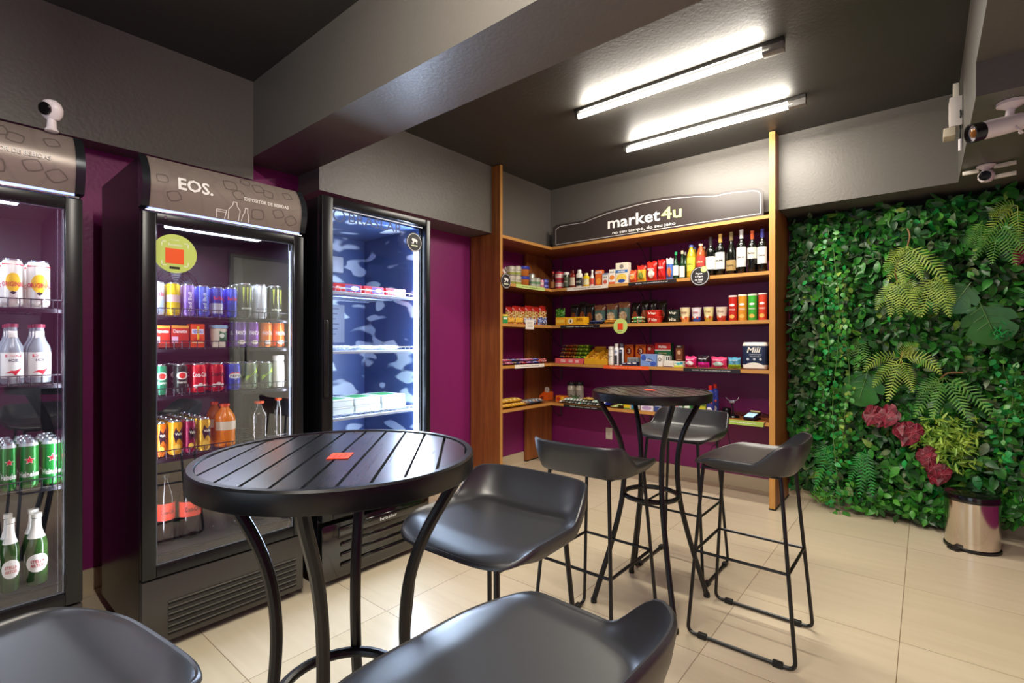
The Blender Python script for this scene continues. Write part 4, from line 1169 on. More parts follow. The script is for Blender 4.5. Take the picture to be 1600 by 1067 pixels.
for i, (a, b, tp) in enumerate(((985, 999, 473), (999.5, 1013, 470), (1013.5, 1026, 469), (1026.5, 1041, 470))):
    B_bag(a, b, tp, 2, 4.13, .055, ['#1A1716', '#15140F', '#9A4A2A'], BAND, None, label=['first', 'second', 'third', 'fourth'][i] + ' black packet behind the red tubs, counted from the brown ones', group='black packets behind the red tubs')
# flat goods at the front of the third board
def flat(px0, px1, k, Y, depth, th, cols, label, fcol=SPOT, yaw=0, dz=0, name='snack_packet', cat='packet', group=None, txt=None):
    x, w, _ = bpos(px0, px1, k, Y)
    yaw = R(yaw)
    o = bag_mb(w * .96, depth, th, fcol, 10, 10, random.randint(0, 999)).build(name, [M(c, .32) for c in cols], None, (x, Y, TOP[k] + th + .001 + dz), (R(-90), 0, yaw), smooth=60)
    # lying bag: local z runs along +Y, thickness down
    return tag(o, label, cat, group)
loc, w, h = B(884, 913, 495.5, 2, 4.0); pack(loc, 0, w, .09, h, '#EDB21E', [(-.40, -.10, .15, .85, '#F3E6C0', 'o'), (-.28, -.2, .3, .7, '#3A2A18', 'o'), (.05, .45, .45, .62, '#C98A10')], [('BIS', .25, .72, .3, .22, '#7A3A10')], 'long yellow display carton at the bend of the third board')
loc, w, h = B(868, 883, 496, 2, 4.0); pack(loc, 0, w, .07, h, '#E6A51E', [(-.4, .4, .3, .7, '#F2CC4A')], [], 'short yellow display carton nearest the corner on third board')
for i, (a, b) in enumerate(((914, 921), (919, 928), (926, 934), (932, 939))):
    flat(a, b + 3, 2, 3.985, .13, .016, ['#1E3F86', '#DCE4F2', '#2E62B8'], ['blue wafer packet, first of four lying on third board', 'blue wafer packet, second of four lying on third board', 'blue wafer packet, third of four lying on third board', 'blue wafer packet, fourth of four beside yellow bars'][i], flake, -12 + 8 * i, .002 + .017 * (i % 2))
for i in range(3): flat(939.5 + i * 1.2, 960 + i, 2, 3.985 + .015 * i, .10, .013, ['#F0B030', '#F7DDA0', '#D8801E'], ['lowest', 'middle', 'top'][i] + ' yellow bar packet stacked left of the lime round sign', flake, 0, .001 + i * .0145)
for i in range(2): flat(984.5, 1005, 2, 3.985, .06, .027, ['#2FA04A', '#E9EDE0', '#E06A2A'], ['lower', 'upper'][i] + ' green packet of the pair lying left of red tubs', flake, 0, .0005 + i * .029)
# fourth board
def display_tray(loc, w, d, h, col, front, label, name='display_tray'):
    mb = MB(); t_ = .003
    mb.box(-w / 2, w / 2, 0, t_, 0, h * front); mb.box(-w / 2, w / 2, t_, d - t_, 0, t_)
    for s_ in (-1, 1):
        x = s_ * (w / 2 - t_ / 2)
        vs = [(x - t_ / 2, t_, 0), (x - t_ / 2, d - t_, 0), (x - t_ / 2, d - t_, h * .95), (x - t_ / 2, t_, h * front)]
        vs += [(a + t_, b, c) for a, b, c in vs]
        mb.add(vs, [(0, 1, 2, 3), (7, 6, 5, 4), (0, 4, 5, 1), (1, 5, 6, 2), (2, 6, 7, 3), (3, 7, 4, 0)])
    mb.box(-w / 2, w / 2, d - t_, d, 0, h)
    o = mb.build(name, M(col, .45), None, loc, smooth=0); return tag(o, label, 'display box')
loc, w, h = B(867, 911, 560.5, 3, 4.0)
display_tray(loc, w, .25, .05, '#E0606A', 1.0, 'pink display tray holding stacked snack packets on fourth board')
o_ = [o for o in bpy.data.objects if o.name.startswith('display_tray')][-1]
MB().box(-w * .3, -w * .12, -.001, 0, .012, .04).box(.0, w * .14, -.001, 0, .012, .04).box(w * .24, w * .36, -.001, 0, .010, .036).build('print', M('#F2B8B8', .5), o_, smooth=0)
trx = loc[0]; trw = w
cols4 = [(['#4A3E66', '#D8963A', '#2A2438'], 'purple and orange'), (['#B02A22', '#C98A3A', '#5A1A12'], 'red and gold'), (['#8A3A22', '#D8A04A', '#3A1A12'], 'brown and gold'), (['#7FA02A', '#C9CF5A', '#3A5A1A'], 'green'), (['#6E9A22', '#B8C64A', '#2E4E18'], 'bright green')]
for j, (cs, nm) in enumerate(cols4):
    cw = (trw - .012) / 5
    for i in range(5):
        x = trx - trw / 2 + .006 + cw * (j + .5); th = .034
        zz = loc[2] + .006 + i * .0355
        o = bag_mb(cw * .94, .15, th, flake, 8, 8, random.randint(0, 999)).build('snack_packet', [M(c, .32) for c in cs], None, (x, 4.012 + i * .018, zz + th), (R(-90), 0, 0), smooth=60)
        tag(o, '%s packet, %s in its column of the pink tray' % (nm, ['lowest', 'second from bottom', 'third from bottom', 'fourth from bottom', 'topmost'][i]), 'packet', 'packets piled in the pink tray')
loc, w, h = B(912.5, 949, 540.5, 3, 4.0)
display_tray((loc[0] - w / 4, loc[1], loc[2]), w / 2 - .002, .20, h * .95, '#E0A824', .34, 'yellow display tray, left of the two on fourth board')
display_tray((loc[0] + w / 4, loc[1], loc[2]), w / 2 - .002, .20, h * .80, '#E0A824', .34, 'yellow display tray, right of the two beside white bottle')
for j in range(2):
    for i in range(4):
        o = bag_mb(w / 2 - .02, .05, .03, flake, 8, 8, random.randint(0, 999)).build('snack_bar', [M(c, .32) for c in ('#EFA51E', '#B8601A', '#F4CC5A')], None, (loc[0] + (j * 2 - 1) * w / 4, 4.008 + i * .045, loc[2] + .006 + i * .019), (R(-18), 0, 0), smooth=60)
        tag(o, 'orange bar, %s row in the %s yellow tray' % (['front', 'second', 'third', 'rear'][i], ['left', 'right'][j]), 'snack bar', 'orange bars in the yellow trays')
loc, r, h = Bcyl(950.8, 959.3, 541.5, 3, 4.0); bottle(loc, 0, r, h, 'jar', '#E9E5DE', '#F2EEE8', (.10, .80, '#EDEAE2'), 'white talc bottle with black script right of yellow trays', 'bottle', None, 'toiletry_bottle', 'G7', '#22242A')
loc, r, h = Bcyl(959.8, 967, 537, 3, 4.0); o = bottle(loc, 0, r, h, 'spray', '#E8E8EE', '#F3EFEA', (.03, .45, '#33353C', 1.4), 'white deodorant spray with white cap on fourth board', 'spray can', None, 'deodorant_spray', None); lettering(o, 'NIVEA', 0, h * .62, r * 1.2, r * .35, 0, '#20346E', .05, wrap(r + .0008)); cpatch(o, r, circ(0, h * .62, r * .7, r * .7), '#B7C3DE')
loc, r, h = Bcyl(967.6, 974.6, 537, 3, 4.0); o = bottle(loc, 0, r, h, 'spray', '#D8D8DE', '#55565C', (.03, .72, '#1C1E26', 1.5), 'black and white deodorant spray with grey cap', 'spray can', None, 'deodorant_spray', None); cpatch(o, r, circ(0, h * .62, r * .6, r * .6), '#394A78', .0012); lettering(o, 'NIVEA', 0, h * .62, r * 1.0, r * .28, 0, '#FFFFFF', .05, wrap(r + .002))
for i, (a, b) in enumerate(((975.5, 990), (993, 1009), (1009.8, 1022))):
    loc, w, h = B(a, b, 538.5, 3, 4.14)
    pack(loc, 0, w, .06, h, '#B22818', [(-.5, -.5 + (1.0 if i < 2 else .0) + .001, .0, 1, '#D9661E'), (-.34, .30, .50, .86, '#7A1A14', 'o')] if i < 2 else [(-.3, .1, .72, .88, '#E9B8A0', 'o')], [('3', 0, .68, .3, .22, '#F2DCC0')] if i < 2 else [], ['orange and red coffee pack behind the deodorants', 'orange and red coffee pack behind the tissue box', 'plain red coffee pack left of the red green one'][i], 'coffee pack', None, 'coffee_pack')
loc, w, h = B(1022.8, 1048.2, 536, 3, 4.12)
o = pack(loc, 0, w, .07, h, '#1F6A3C', [(-.5, .5, .70, 1, '#C0241E'), (-.5, .5, .66, .705, '#E8E0D0'), (-.34, .34, .05, .42, '#E4DCCB', 'o'), (-.26, .26, .02, .34, '#2A2620', 'o')], [('Melitta', 0, .84, .50, .13, '#F4EFE8'), ('TRADICIONAL', 0, .55, .55, .07, '#E0C88A')], 'large red and green coffee pack on fourth board', 'coffee pack', None, 'coffee_pack')
loc, w, h = B(1055.4, 1066.5, 539, 3, 4.10); pack(loc, 0, w, .05, h, '#8A4A26', [(-.5, .5, .84, 1, '#2A1812'), (-.25, .25, .55, .75, '#E0B890', 'o'), (-.3, .3, .3, .34, '#D8A878'), (-.3, .3, .2, .23, '#D8A878')], [('NATU', 0, .92, .5, .07, '#E8D8C8')], 'tall narrow brown carton behind the flat white box')
for i, (a, b, tp) in enumerate(((972, 978.5, 567), (979, 986.5, 566), (987.5, 995, 565.5))):
    loc, w, h = B(a, b, tp, 3, 4.0); pack(loc, 0, w, .05, h, '#232B56', [(-.4, .4, .55, .85, '#E8E8EE')], [], ['leftmost', 'middle', 'rightmost'][i] + ' small navy carton in front of the coffee packs')
loc, w, h = B(980, 997, 558.5, 3, 4.065); pack(loc, 0, w, .06, h, '#9FA3A8', [(-.42 + .14 * q, -.36 + .14 * q, .2, .8, '#5A5E66') for q in range(7)], [], 'grey barcode carton behind the small navy cartons')
loc, w, h = B(1000.3, 1026.3, 553.5, 3, 4.0); pack(loc, 0, w, .11, h, '#7F9FDA', [(-.45, -.15, .45, .95, '#3F5CB8', 'o'), (.1, .48, .02, .4, '#3F5CB8', 'o'), (-.2, .25, .4, .64, '#2A3C8A', 'o')], [('Elite', .02, .52, .36, .16, '#FFFFFF')], 'blue tissue box with white lettering on fourth board', 'tissue box', None, 'tissue_box')
loc, w, h = B(1027, 1034.6, 555, 3, 4.0); pack(loc, 0, w, .05, h, '#EDEAE4', [(-.35, .35, .45, .8, '#3A3A3A', 'o'), (-.2, .2, .52, .73, '#EDEAE4', 'o')], [], 'narrow white carton with black circle right of tissue box')
loc, w, h = B(1036.5, 1046.5, 556, 3, 4.06); pack(loc, 0, w, .05, h, '#D5D3CE', [(-.05, .15, .1, .9, '#2A2A2E'), (.25, .45, .1, .9, '#3A3A3E')], [], 'grey carton with black bars behind the flat white box')
loc, w, h = B(1037, 1052.6, 564, 3, 3.995); pack(loc, 0, w, .06, h, '#E6E2D8', [(-.5, .4, 0, .10, '#2A3060')], [], 'flat white carton with navy base line on fourth board')
loc, w, h = B(1053, 1067, 565, 3, 3.995); pack(loc, 0, w, .06, h, '#E8EEDE', [(-.5, .5, 0, .32, '#D3DE3A'), (-.2, .2, .4, .8, '#3FB8C0', 'o'), (.2, .5, .5, .95, '#2A98A8')], [('Lips', -.3, .7, .3, .2, '#1A7A90')], 'white carton with teal and lime print left of pink packs')
for a, b, tp, cs, lbl, tx in ((1068.4, 1087, 557.5, ['#E0256C', '#E8407E', '#F2E6EE'], 'bright pink pad packet, leftmost of the pads', 'Intimus'), (1088, 1107.2, 556, ['#D81F9A', '#2A1A24', '#8A4AB8'], 'black and magenta pad packet between pink ones', 'Noturno'), (1109, 1134.8, 558.5, ['#E23A6C', '#E8487A', '#B8D8D0'], 'wide pink pad packet with mint print', 'Intimus'), (1135.6, 1156.4, 559, ['#5A9FC0', '#6AA8C4', '#A8CF3A'], 'blue and lime pad packet left of toilet paper', 'Sempre')):
    loc, w, h = B(a, b, tp, 3, 3.995)
    f_ = BAND if 'magenta' not in lbl and 'lime' not in lbl else (lambda u, v: 1 if v > .45 else 0) if 'magenta' in lbl else (lambda u, v: 2 if v < .34 else 0)
    o = bag(loc, 0, w, h, .055, cs, f_, tx, '#FFFFFF', lbl, 'packet', None, 'pad_packet', tz=.76)
loc, w, h = B(1157.8, 1198.6, 535, 3, 3.992)
mb = MB(); n = 32; lv = [(.80, 0), (.96, .05), (1, .18), (.99, .5), (1, .87), (.96, .94), (.80, 1)]
vs = []
dd = .12
for s_, f_ in lv:
    for k in range(n):
        a = 2 * math.pi * k / n; c, s2 = math.cos(a), math.sin(a); rr = 1 / (abs(c) ** 5 + abs(s2) ** 5) ** .2
        vs.append((c * rr * w / 2 * (s_ if abs(s_ - 1) < .1 else s_ + .1), dd / 2 + s2 * rr * dd / 2 * s_, f_ * h))
fs = []; ms = []
for i in range(len(lv) - 1):
    for k in range(n): fs.append((i * n + k, i * n + (k + 1) % n, (i + 1) * n + (k + 1) % n, (i + 1) * n + k)); ms.append(1 if i in (2, 3) else 0)
fs += [tuple(reversed(range(n))), tuple((len(lv) - 1) * n + k for k in range(n))]; ms += [0, 0]
mb.add(vs, fs, ms)
o = mb.build('toilet_paper_pack', [M('#EDE6DC', .35), M('#1F2C4A', .3)], None, loc, smooth=50); tag(o, 'navy and white toilet paper pack by the wooden post', 'toilet paper')
yt = -.0025
MB().prism(circ(0, h * .06, w * .42, h * .20, 30)[:16], yt, yt + .002).build('white_arc', M('#EDE6DC', .35), o, smooth=0)
lettering(o, 'Mili', 0, h * .72, w * .50, h * .20, yt, '#F6F2EA', .06, slant=.25)
lettering(o, 'COMPACT ROLO', .01, h * .55, w * .5, h * .05, yt, '#C8CCD8', .04); lettering(o, 'FOLHA DUPLA', .01, h * .48, w * .42, h * .045, yt, '#C8CCD8', .04)
m = MB()
for q in (-.24, .02, .26): m.prism(circ(q * w, h * .38, w * .05, h * .05, 14), yt, yt + .001)
m.build('print', M('#C9CEDA', .4), o, smooth=0)
# lowest board
for i, (a, b) in enumerate(((887, 899.4), (900.2, 911.6))):
    loc, r, h = Bcyl(a, b, 597, 4, 4.12); bottle(loc, 0, r, h, 'jar', '#B8AC9C', '#22201E', (.06, .62, '#8E8478'), ['beige jug with black cap, left of the pair by the corner', 'beige jug with black cap, right of the pair by the corner'][i], 'jug', None, 'liquid_jug', 'O', '#22201E')
xo, wo, _ = bpos(841, 858, 4, 4.08)
display_tray((xo, 4.08, TOP[4] + .0008), .11, .09, .085, '#E4641C', .5, 'orange display box with round top in the shelf corner')
o = [q for q in bpy.data.objects if q.name.startswith('display_tray')][-1]
MB().disc(-.02, .10, .03, .03, .089, .003).build('round_topper', M('#D8CFC4', .4), o, smooth=0)
MB().box(-.04, .0, -.001, -.0001, .008, .036).build('print', M('#8A2A1A', .4), o, smooth=0)
xo2, _, _ = bpos(864, 873, 4, 4.05)
pack((-2.86 + .1, 4.05, TOP[4] + .0008), 0, .10, .07, .062, '#E2761E', [(-.4, .0, .2, .8, '#B8301E', 'o'), (.1, .45, .1, .9, '#E8B030')], [], 'low orange carton right of the corner display box')
pack((-2.64, 4.10, TOP[4] + .0008), 0, .11, .07, .06, '#4A6A3A', [(-.5, -.1, .3, .9, '#C83A4A'), (0, .3, .1, .8, '#5A8AC8', 'o')], [], 'green and red carton left of the beige jugs')
strip = ['#DCDAD2', '#3A4A52', '#C8CCC8']
px = 872
for i in range(9):
    flat(px, px + 15, 4, 3.985, .15, .024, [strip, ['#E8E4DA', '#3FA89A', '#33363A'], strip][i % 3], ['first', 'second', 'third', 'fourth', 'fifth', 'sixth', 'seventh', 'eighth', 'ninth'][i] + ' striped packet from the corner lying on lowest board', lambda u, v: 1 if int(u * 10) % 3 == 0 else 0, 14, .001 + .0245 * (i % 2)); px += 7.2
flat(906, 926, 4, 3.99, .12, .02, ['#C79A4A', '#E0C07A', '#8A5A22'], 'tan paper packet lying over striped packets on lowest board', flake, -8, .050)
flat(911, 932, 4, 4.12, .14, .02, ['#CFC6B6', '#B8AE9C'], 'pale cloth packet lying behind the tan packet', SPOT, 6, .02)
flat(938, 953, 4, 3.99, .12, .028, ['#2438A8', '#E8ECF6'], 'blue and white roll packet lying on lowest board', lambda u, v: 1 if u < .4 else 0, 4, .012)
flat(945, 960, 4, 3.99, .12, .026, ['#3A5ACB', '#F0F0F4'], 'blue packet with white end beside the green packets', lambda u, v: 1 if u > .6 else 0, -6, .04)
flat(953, 966, 4, 3.985, .13, .02, ['#A8BC5A', '#E6E8C8', '#5A7A2A'], 'green and cream packet lying left of small cartons', flake, 8, .001)
flat(962, 973, 4, 3.985, .13, .02, ['#90B04A', '#E9E4B8', '#4A6A22'], 'green packet lying against the yellow topped carton', flake, -5, .022)
for a, b, tp, c, pt, lbl in ((974.5, 984.5, 624, '#EFE9D8', [(-.5, .5, 0, .5, '#E0C22A'), (-.5, .5, 0, .12, '#4A8A4A')], 'white and yellow upright carton on lowest board'), (986.5, 995.5, 624, '#E9E6DE', [(-.5, .5, 0, .45, '#3A84B8'), (-.5, .5, 0, .12, '#5A9A4A')], 'white and blue upright carton on lowest board'),
        (1000.5, 1020.5, 627, '#EFE9EE', [(-.4, .4, .1, .5, '#B89AC8', 'o')], 'white and lilac pack under the far table top'), (1022, 1034, 627, '#3A4A8A', [(-.4, .4, .5, .8, '#C8CCE0')], 'dark blue pack under the far table top'), (1044.5, 1066, 627, '#D8D4CE', [(-.3, .3, .2, .7, '#D88A9A', 'o'), (.2, .45, .2, .6, '#6ABAC0', 'o')], 'pale pack with pink print right of dark blue pack'), (1067.5, 1079, 625, '#3AA04A', [(-.35, .35, .3, .8, '#E6F0E0', 'o')], 'green carton under the far table edge'), (1090, 1102.6, 624, '#B8B42A', [(-.5, .5, .6, 1, '#3A5A1E')], 'yellow green sponge pack beside blue bottles')):
    loc, w, h = B(a, b, tp, 4, 4.0); pack(loc, 0, w, .06, h, c, pt, [], lbl)
for i, (a, b, tp, Y) in enumerate(((1103.6, 1116.5, 602.5, 4.0), (1111, 1123.6, 600, 4.12))):
    loc, r, h = Bcyl(a, b, tp, 4, Y)
    o = bottle(loc, 0, r * 1.0, h, 'deter', '#3F55C8', '#D8281E', (.10, .50, '#2A2F7A'), ['blue detergent bottle with red cap standing in front', 'blue detergent bottle with red cap standing behind'][i], 'detergent bottle', 'blue detergent bottles with red caps', 'detergent_bottle')
    cpatch(o, r, circ(0, h * .22, r * .72, r * .72), '#EDEAF2', .0014); cpatch(o, r, [(-r * .7, h * .42), (r * .7, h * .42), (r * .7, h * .50), (-r * .7, h * .50)], '#D83A3A', .0016)
    lettering(o, 'TUFF', 0, h * .22, r * 1.1, r * .4, 0, '#20245A', .05, wrap(r + .003))
# payment gadgets
x, w, _ = bpos(1129, 1138, 4, 4.10)
t = tag(empty('phone_stand', (on_y(1146, 4.10)[0], 4.10, TOP[4] + .0008)), 'black phone stand with silver claws on lowest board', 'phone stand')
MB().lathe([(.045, 0), (.047, .004), (.040, .014), (.012, .020), (.0001, .021)], 26).build('base', M('#101012', .25), t)
MB().tube([(0, 0, .015), (-.004, .002, .06), (-.012, .0, .115)], [.008, .006, .005], 10).build('arm', M('#121214', .35), t)
m = MB(); m.tube([(-.055, -.005, .155), (-.045, -.01, .142), (-.025, -.012, .128), (0, -.012, .128), (.018, -.012, .132), (.036, -.01, .146), (.040, -.005, .162)], .0035, 8); m.rbox(-.028, .012, -.016, -.004, .112, .135, .003); m.build('claw', M('#9A9AA2', .3, .7), t)
x = on_y(1133, 4.08)[0]
t = tag(empty('scanner_dock', (x - .01, 4.16, TOP[4] + .0008)), 'black rounded scanner dock beside the blue detergent bottles', 'scanner')
MB().rbox(-.045, .045, -.045, .045, 0, .012, .005).build('base', M('#0C0C0E', .3), t)
MB().lathe([(.030, .012), (.034, .03), (.036, .05), (.030, .062), (.0001, .068)], 22).build('head', M('#151517', .2), t)
t = tag(empty('card_terminal', (on_y(1175, 4.05)[0], 4.055, TOP[4] + .0008), R(-12)), 'navy card payment terminal with lit screen on lowest board', 'card terminal')
tilt = Matrix.Rotation(R(16), 4, 'X')
MB().rbox(-.042, .042, -.055, .065, .006, .030, .006, xf=tilt @ Matrix.Translation((0, 0, .012))).build('body', M('#15182A', .3), t)
MB().box(-.034, .034, -.050, .030, .0305, .0315, xf=tilt @ Matrix.Translation((0, 0, .012))).build('screen', M('#9FC3D8', .3, 0, .9), t, smooth=0)
MB().tube([(-.036, .052, .056), (.036, .052, .056)], .008, 10).build('paper_roll', M('#D8CF8A', .5), t)
MB().rbox(-.035, .035, -.04, .07, 0, .014, .004).build('foot', M('#0C0D12', .4), t)
x0 = on_y(1160, 4.0)[0]
tag(MB().tube(smooth_path([Vector(p) for p in ((on_y(1150, 4.1)[0] + .01, 4.19, TOP[4] + .006), (x0 - .04, 4.25, TOP[4] + .006), (x0 + .05, 4.30, TOP[4] + .03), (x0 + .16, 4.20, TOP[4] + .007), (x0 + .19, 4.02, TOP[4] + .007), (x0 + .165, 3.966, TOP[4] + .004), (x0 + .155, 3.962, TOP[4] - .05))], 6), .0025, 6).build('cable', M('#111111', .5)), 'thin black cable looping over the lowest board beside terminal', 'cable')

# ------------------------------------------------------------------ corner unit goods (front faces +x)
def L_(px0, px1, pytop, k, X=-2.85):
    Y0, d0 = on_x(px0, X); Y1, d1 = on_x(px1, X); d = on_x((px0 + px1) / 2, X)[1]
    h = z_at(pytop, d) - TOP[k] if pytop else None
    return (X, (Y0 + Y1) / 2, TOP[k] + .0008), (Y1 - Y0) * .97, h
Q = R(90)
for j, (a, b) in enumerate(((799, 808.3), (808.8, 817.6))):
    for i in range(2):
        loc, w, h = L_(a, b, 415.5, 1)
        hh = h / 2 - .001
        r = w / 2 * .97
        o = can((loc[0] - r, loc[1], loc[2] + i * (hh + .0012)), Q, r, hh, ['#DAD6C4', '#A8B454'], [(.10, .34, 1)], 'milho', '#4A5A30', False, '%s %s cream and green tin of the four stacked' % (['left', 'right'][j], ['lower', 'upper'][i]), 'tin', 'cream and green tins', 'food_tin')
for i in range(2):
    loc, w, h = L_(818.6, 831, 416.5, 1); hh = h / 2 - .001; r = w / 2 * .95
    o = MB().lathe([(r * .80, 0), (r * .9, .004), (r, hh * .72)], 24).build('food_jar', M('#B86A2A', .3), None, (loc[0] - r, loc[1], loc[2] + i * (hh + .0012)), (0, 0, Q), smooth=50)
    tag(o, ['lower', 'upper'][i] + ' orange jar with blue lid in the corner unit', 'jar')
    MB().lathe([(r * 1.06, hh * .72), (r * 1.08, hh * .76), (r * 1.06, hh), (r * .9, hh)], 24).build('lid', M('#2F3FA8', .35), o, smooth=50)
for a, b, tp, Xx, nm in ((831.5, 838.5, 427.5, -2.92, 'pale tin with tan band behind the small tins'), (832.5, 839.5, 434, -2.84, 'small silver green tin, left of the pair'), (840, 846.8, 434, -2.84, 'small silver green tin, right of the pair')):
    loc, w, h = L_(a, b, tp, 1, Xx); r = w / 2 * .95; can((loc[0] - r, loc[1], loc[2]), Q, r, h, ['#C6CABA', '#6F9A70'], [(.35, .6, 1)], None, label=nm, cat='tin', name='food_tin')
loc, w, h = L_(847.3, 851.5, 437, 1, -2.83); r = w / 2; can((loc[0] - r, loc[1], loc[2]), Q, r, h, ['#D88A98', '#EBD0D0'], [(.4, .7, 1)], None, label='small pink tin left of the blue ones in the corner', cat='tin', name='food_tin')
for i in range(2):
    loc, w, h = L_(852.5, 859.3, 436, 1, -2.83); hh = h / 2 - .001; r = w / 2 * .95; can((loc[0] - r, loc[1], loc[2] + i * (hh + .0012)), Q, r, hh, ['#3F46B0', '#8F98DA'], [(.4, .7, 1)], None, label=['lower', 'upper'][i] + ' small blue tin beside the hot sauce bottle', cat='tin', name='food_tin')
loc, w, h = L_(786, 791.5, 420, 1, -2.90); bag((loc[0], loc[1], loc[2]), Q, w, h, .05, ['#D8C8C4', '#C83A34', '#E9E4E0'], flake, label='white and red twisted sweet bag behind the oval sign', rot=(0, 0, Q), name='sweet_bag')
loc, w, h = L_(792, 798.5, 418, 1, -2.90); bag((loc[0], loc[1], loc[2]), Q, w, h, .05, ['#B8B4AC', '#8A867E', '#E2DED6'], flake, label='clear grey twisted bag left of the cream tins', rot=(0, 0, Q), name='sweet_bag')
pxs = [793, 803, 813, 823, 834, 845, 855.5]
for i in range(6):
    loc, w, h = L_(pxs[i], pxs[i + 1], 480 - (1.5 if i % 2 else 0), 2, -2.93)
    bag(loc, Q, w * 1.0, h, .045, ['#C8B05A', '#B0261E', '#E6D9A0'], lambda u, v: 1 if v > .74 or v < .12 else (flake(u, v)), None, label=['first', 'second', 'third', 'fourth', 'fifth', 'sixth'][i] + ' red and gold noodle packet from the left panel, corner unit', rot=(0, 0, Q), group='noodle packets in the corner unit', name='noodle_packet')
loc, w, h = L_(785.5, 793.5, 491, 2, -2.83); pack(loc, Q, w, .05, h, '#2E9A55', [(-.5, .5, .78, 1, '#E8C24A'), (-.35, .35, .45, .65, '#E6F0E6')], [], 'green and white carton at the left end of the third board')
for a, b, tp, c, lbl in ((795, 806, 497, '#E8A824', 'crumpled yellow packet on the corner third board'), (807, 819.5, 497, '#F0BC2A', 'yellow packet left of the white price card')):
    loc, w, h = L_(a, b, tp, 2, -2.825); bag(loc, Q, w, h, .03, [c, '#D88A1A', '#F6DA7A'], flake, label=lbl, rot=(0, 0, Q))
loc, w, h = L_(820.5, 840, 498, 2, -2.825); bag(loc, Q, w, h, .03, ['#C8CCE0', '#2A3A86', '#E8E4E6'], flake, label='white and navy packet above the white price card', rot=(0, 0, Q))
loc, w, h = L_(842, 857, 497, 2, -2.825); bag(loc, Q, w, h, .03, ['#2A55A8', '#E6E9F2', '#1E2F6A'], flake, label='blue and white star shaped packet at the corner bend', rot=(0, 0, Q))
def lflat(Y, X, w, dp, th, k, cols, label, yaw=0, dz=0, cat='chocolate bar', group=None, name='chocolate_bar'):
    o = bag_mb(w, dp, th, flake, 8, 8, random.randint(0, 999)).build(name, [M(c, .3) for c in cols], None, (X, Y, TOP[k] + .001 + th + dz), (R(-90), 0, Q + R(yaw)), smooth=60)
    return tag(o, label, cat, group)
ch = [('blue', ['#22348F', '#C8CCE8', '#3A55C8']), ('violet', ['#7A3AA0', '#E0C8EC', '#9A5AC0']), ('red', ['#C2242E', '#F0D0CC', '#8A1420']), ('navy', ['#1C2450', '#E0C04A', '#2C3A80']), ('pink', ['#D85A90', '#F6DDE6', '#B03A70'])]
for i in range(12):
    nm, cs = ch[(i * 2) % 5]
    Y = 3.275 + i * .052
    lflat(Y, -2.822 - .03 * (i % 2), .062, .15, .024, 3, cs, '%s wrapped bar, number %s from the left panel, bottom layer' % (nm, ['one', 'two', 'three', 'four', 'five', 'six', 'seven', 'eight', 'nine', 'ten', 'eleven', 'twelve'][i]), random.uniform(-12, 12), .0005, group='wrapped chocolate bars on the corner board')
for i in range(9):
    nm, cs = ch[(i * 3 + 1) % 5]
    Y = 3.29 + i * .066
    lflat(Y, -2.85, .06, .13, .024, 3, cs, '%s wrapped bar, %s from the left panel, upper layer' % (nm, ['first', 'second', 'third', 'fourth', 'fifth', 'sixth', 'seventh', 'eighth', 'ninth'][i]), random.uniform(-14, 14), .026, group='wrapped chocolate bars on the corner board')
loc, w, h = L_(840, 857, 561, 3, -2.86); bag(loc, Q, w, h, .05, ['#C8242A', '#E9DEDA', '#A01A20'], flake, label='red packet lying at the bend of the fourth board', rot=(0, 0, Q))
for i in range(8):
    lflat(3.28 + i * .044, -2.822, .056, .18, .034, 4, ['#E0A82C', '#F4D67A', '#B87A1A'], '%s yellow packet from the left panel, lower layer of lowest board' % ['first', 'second', 'third', 'fourth', 'fifth', 'sixth', 'seventh', 'eighth'][i], random.uniform(-10, 10), .0005, 'packet', 'yellow packets on the lowest corner board', 'sweet_packet')
for i in range(6):
    lflat(3.30 + i * .055, -2.86, .062, .16, .034, 4, ['#E8B43A', '#F6DE94', '#C88A22'], '%s yellow packet from the left panel, upper layer of lowest board' % ['first', 'second', 'third', 'fourth', 'fifth', 'sixth'][i], random.uniform(-12, 12), .037, 'packet', 'yellow packets on the lowest corner board', 'sweet_packet')
for i in range(5):
    lflat(3.66 + i * .055, -2.83, .062, .17, .040, 4, [['#6A6A5A', '#C8C0B0', '#8A4A4A'], ['#3A5A7A', '#B8C8D8', '#22384E']][i % 2], '%s grey or blue packet right of the yellow ones, lowest board' % ['first', 'second', 'third', 'fourth', 'fifth'][i], random.uniform(-12, 12), .0005 + .026 * 0, 'packet', None, 'sweet_packet')

# ------------------------------------------------------------------ drinks in the middle cooler (front faces +x)
def C(px0, px1, pytop, z, X=-2.385):
    """round goods in a cooler: front touches plane X"""
    Y0, Y1 = on_x(px0, X)[0], on_x(px1, X)[0]; r = (Y1 - Y0) / 2 * .97
    yc, d = on_x((px0 + px1) / 2, X - r)
    return (X - r, yc, z + .0012), r, (z_at(pytop, d) - z if pytop else None)
MZ = [1.332, 1.198, 1.005, .753, .3745]
def back_row(front, n, gap, desc, group):
    for i in range(1, n):
        c = copy_tree(front); c.location.x -= i * gap
        c['label'] = desc % ['', 'second', 'third', 'fourth', 'fifth'][i]; c['group'] = group
def stripes(col):
    def f(o, r, h):
        for x0 in (-.55, 0, .55):
            cpatch(o, r, [(x0 * r - r * .10, h * .88), (x0 * r + r * .14, h * .88), (x0 * r + r * .02, h * (.42 if x0 else .34)), (x0 * r - r * .04, h * .5)], col)
    return f
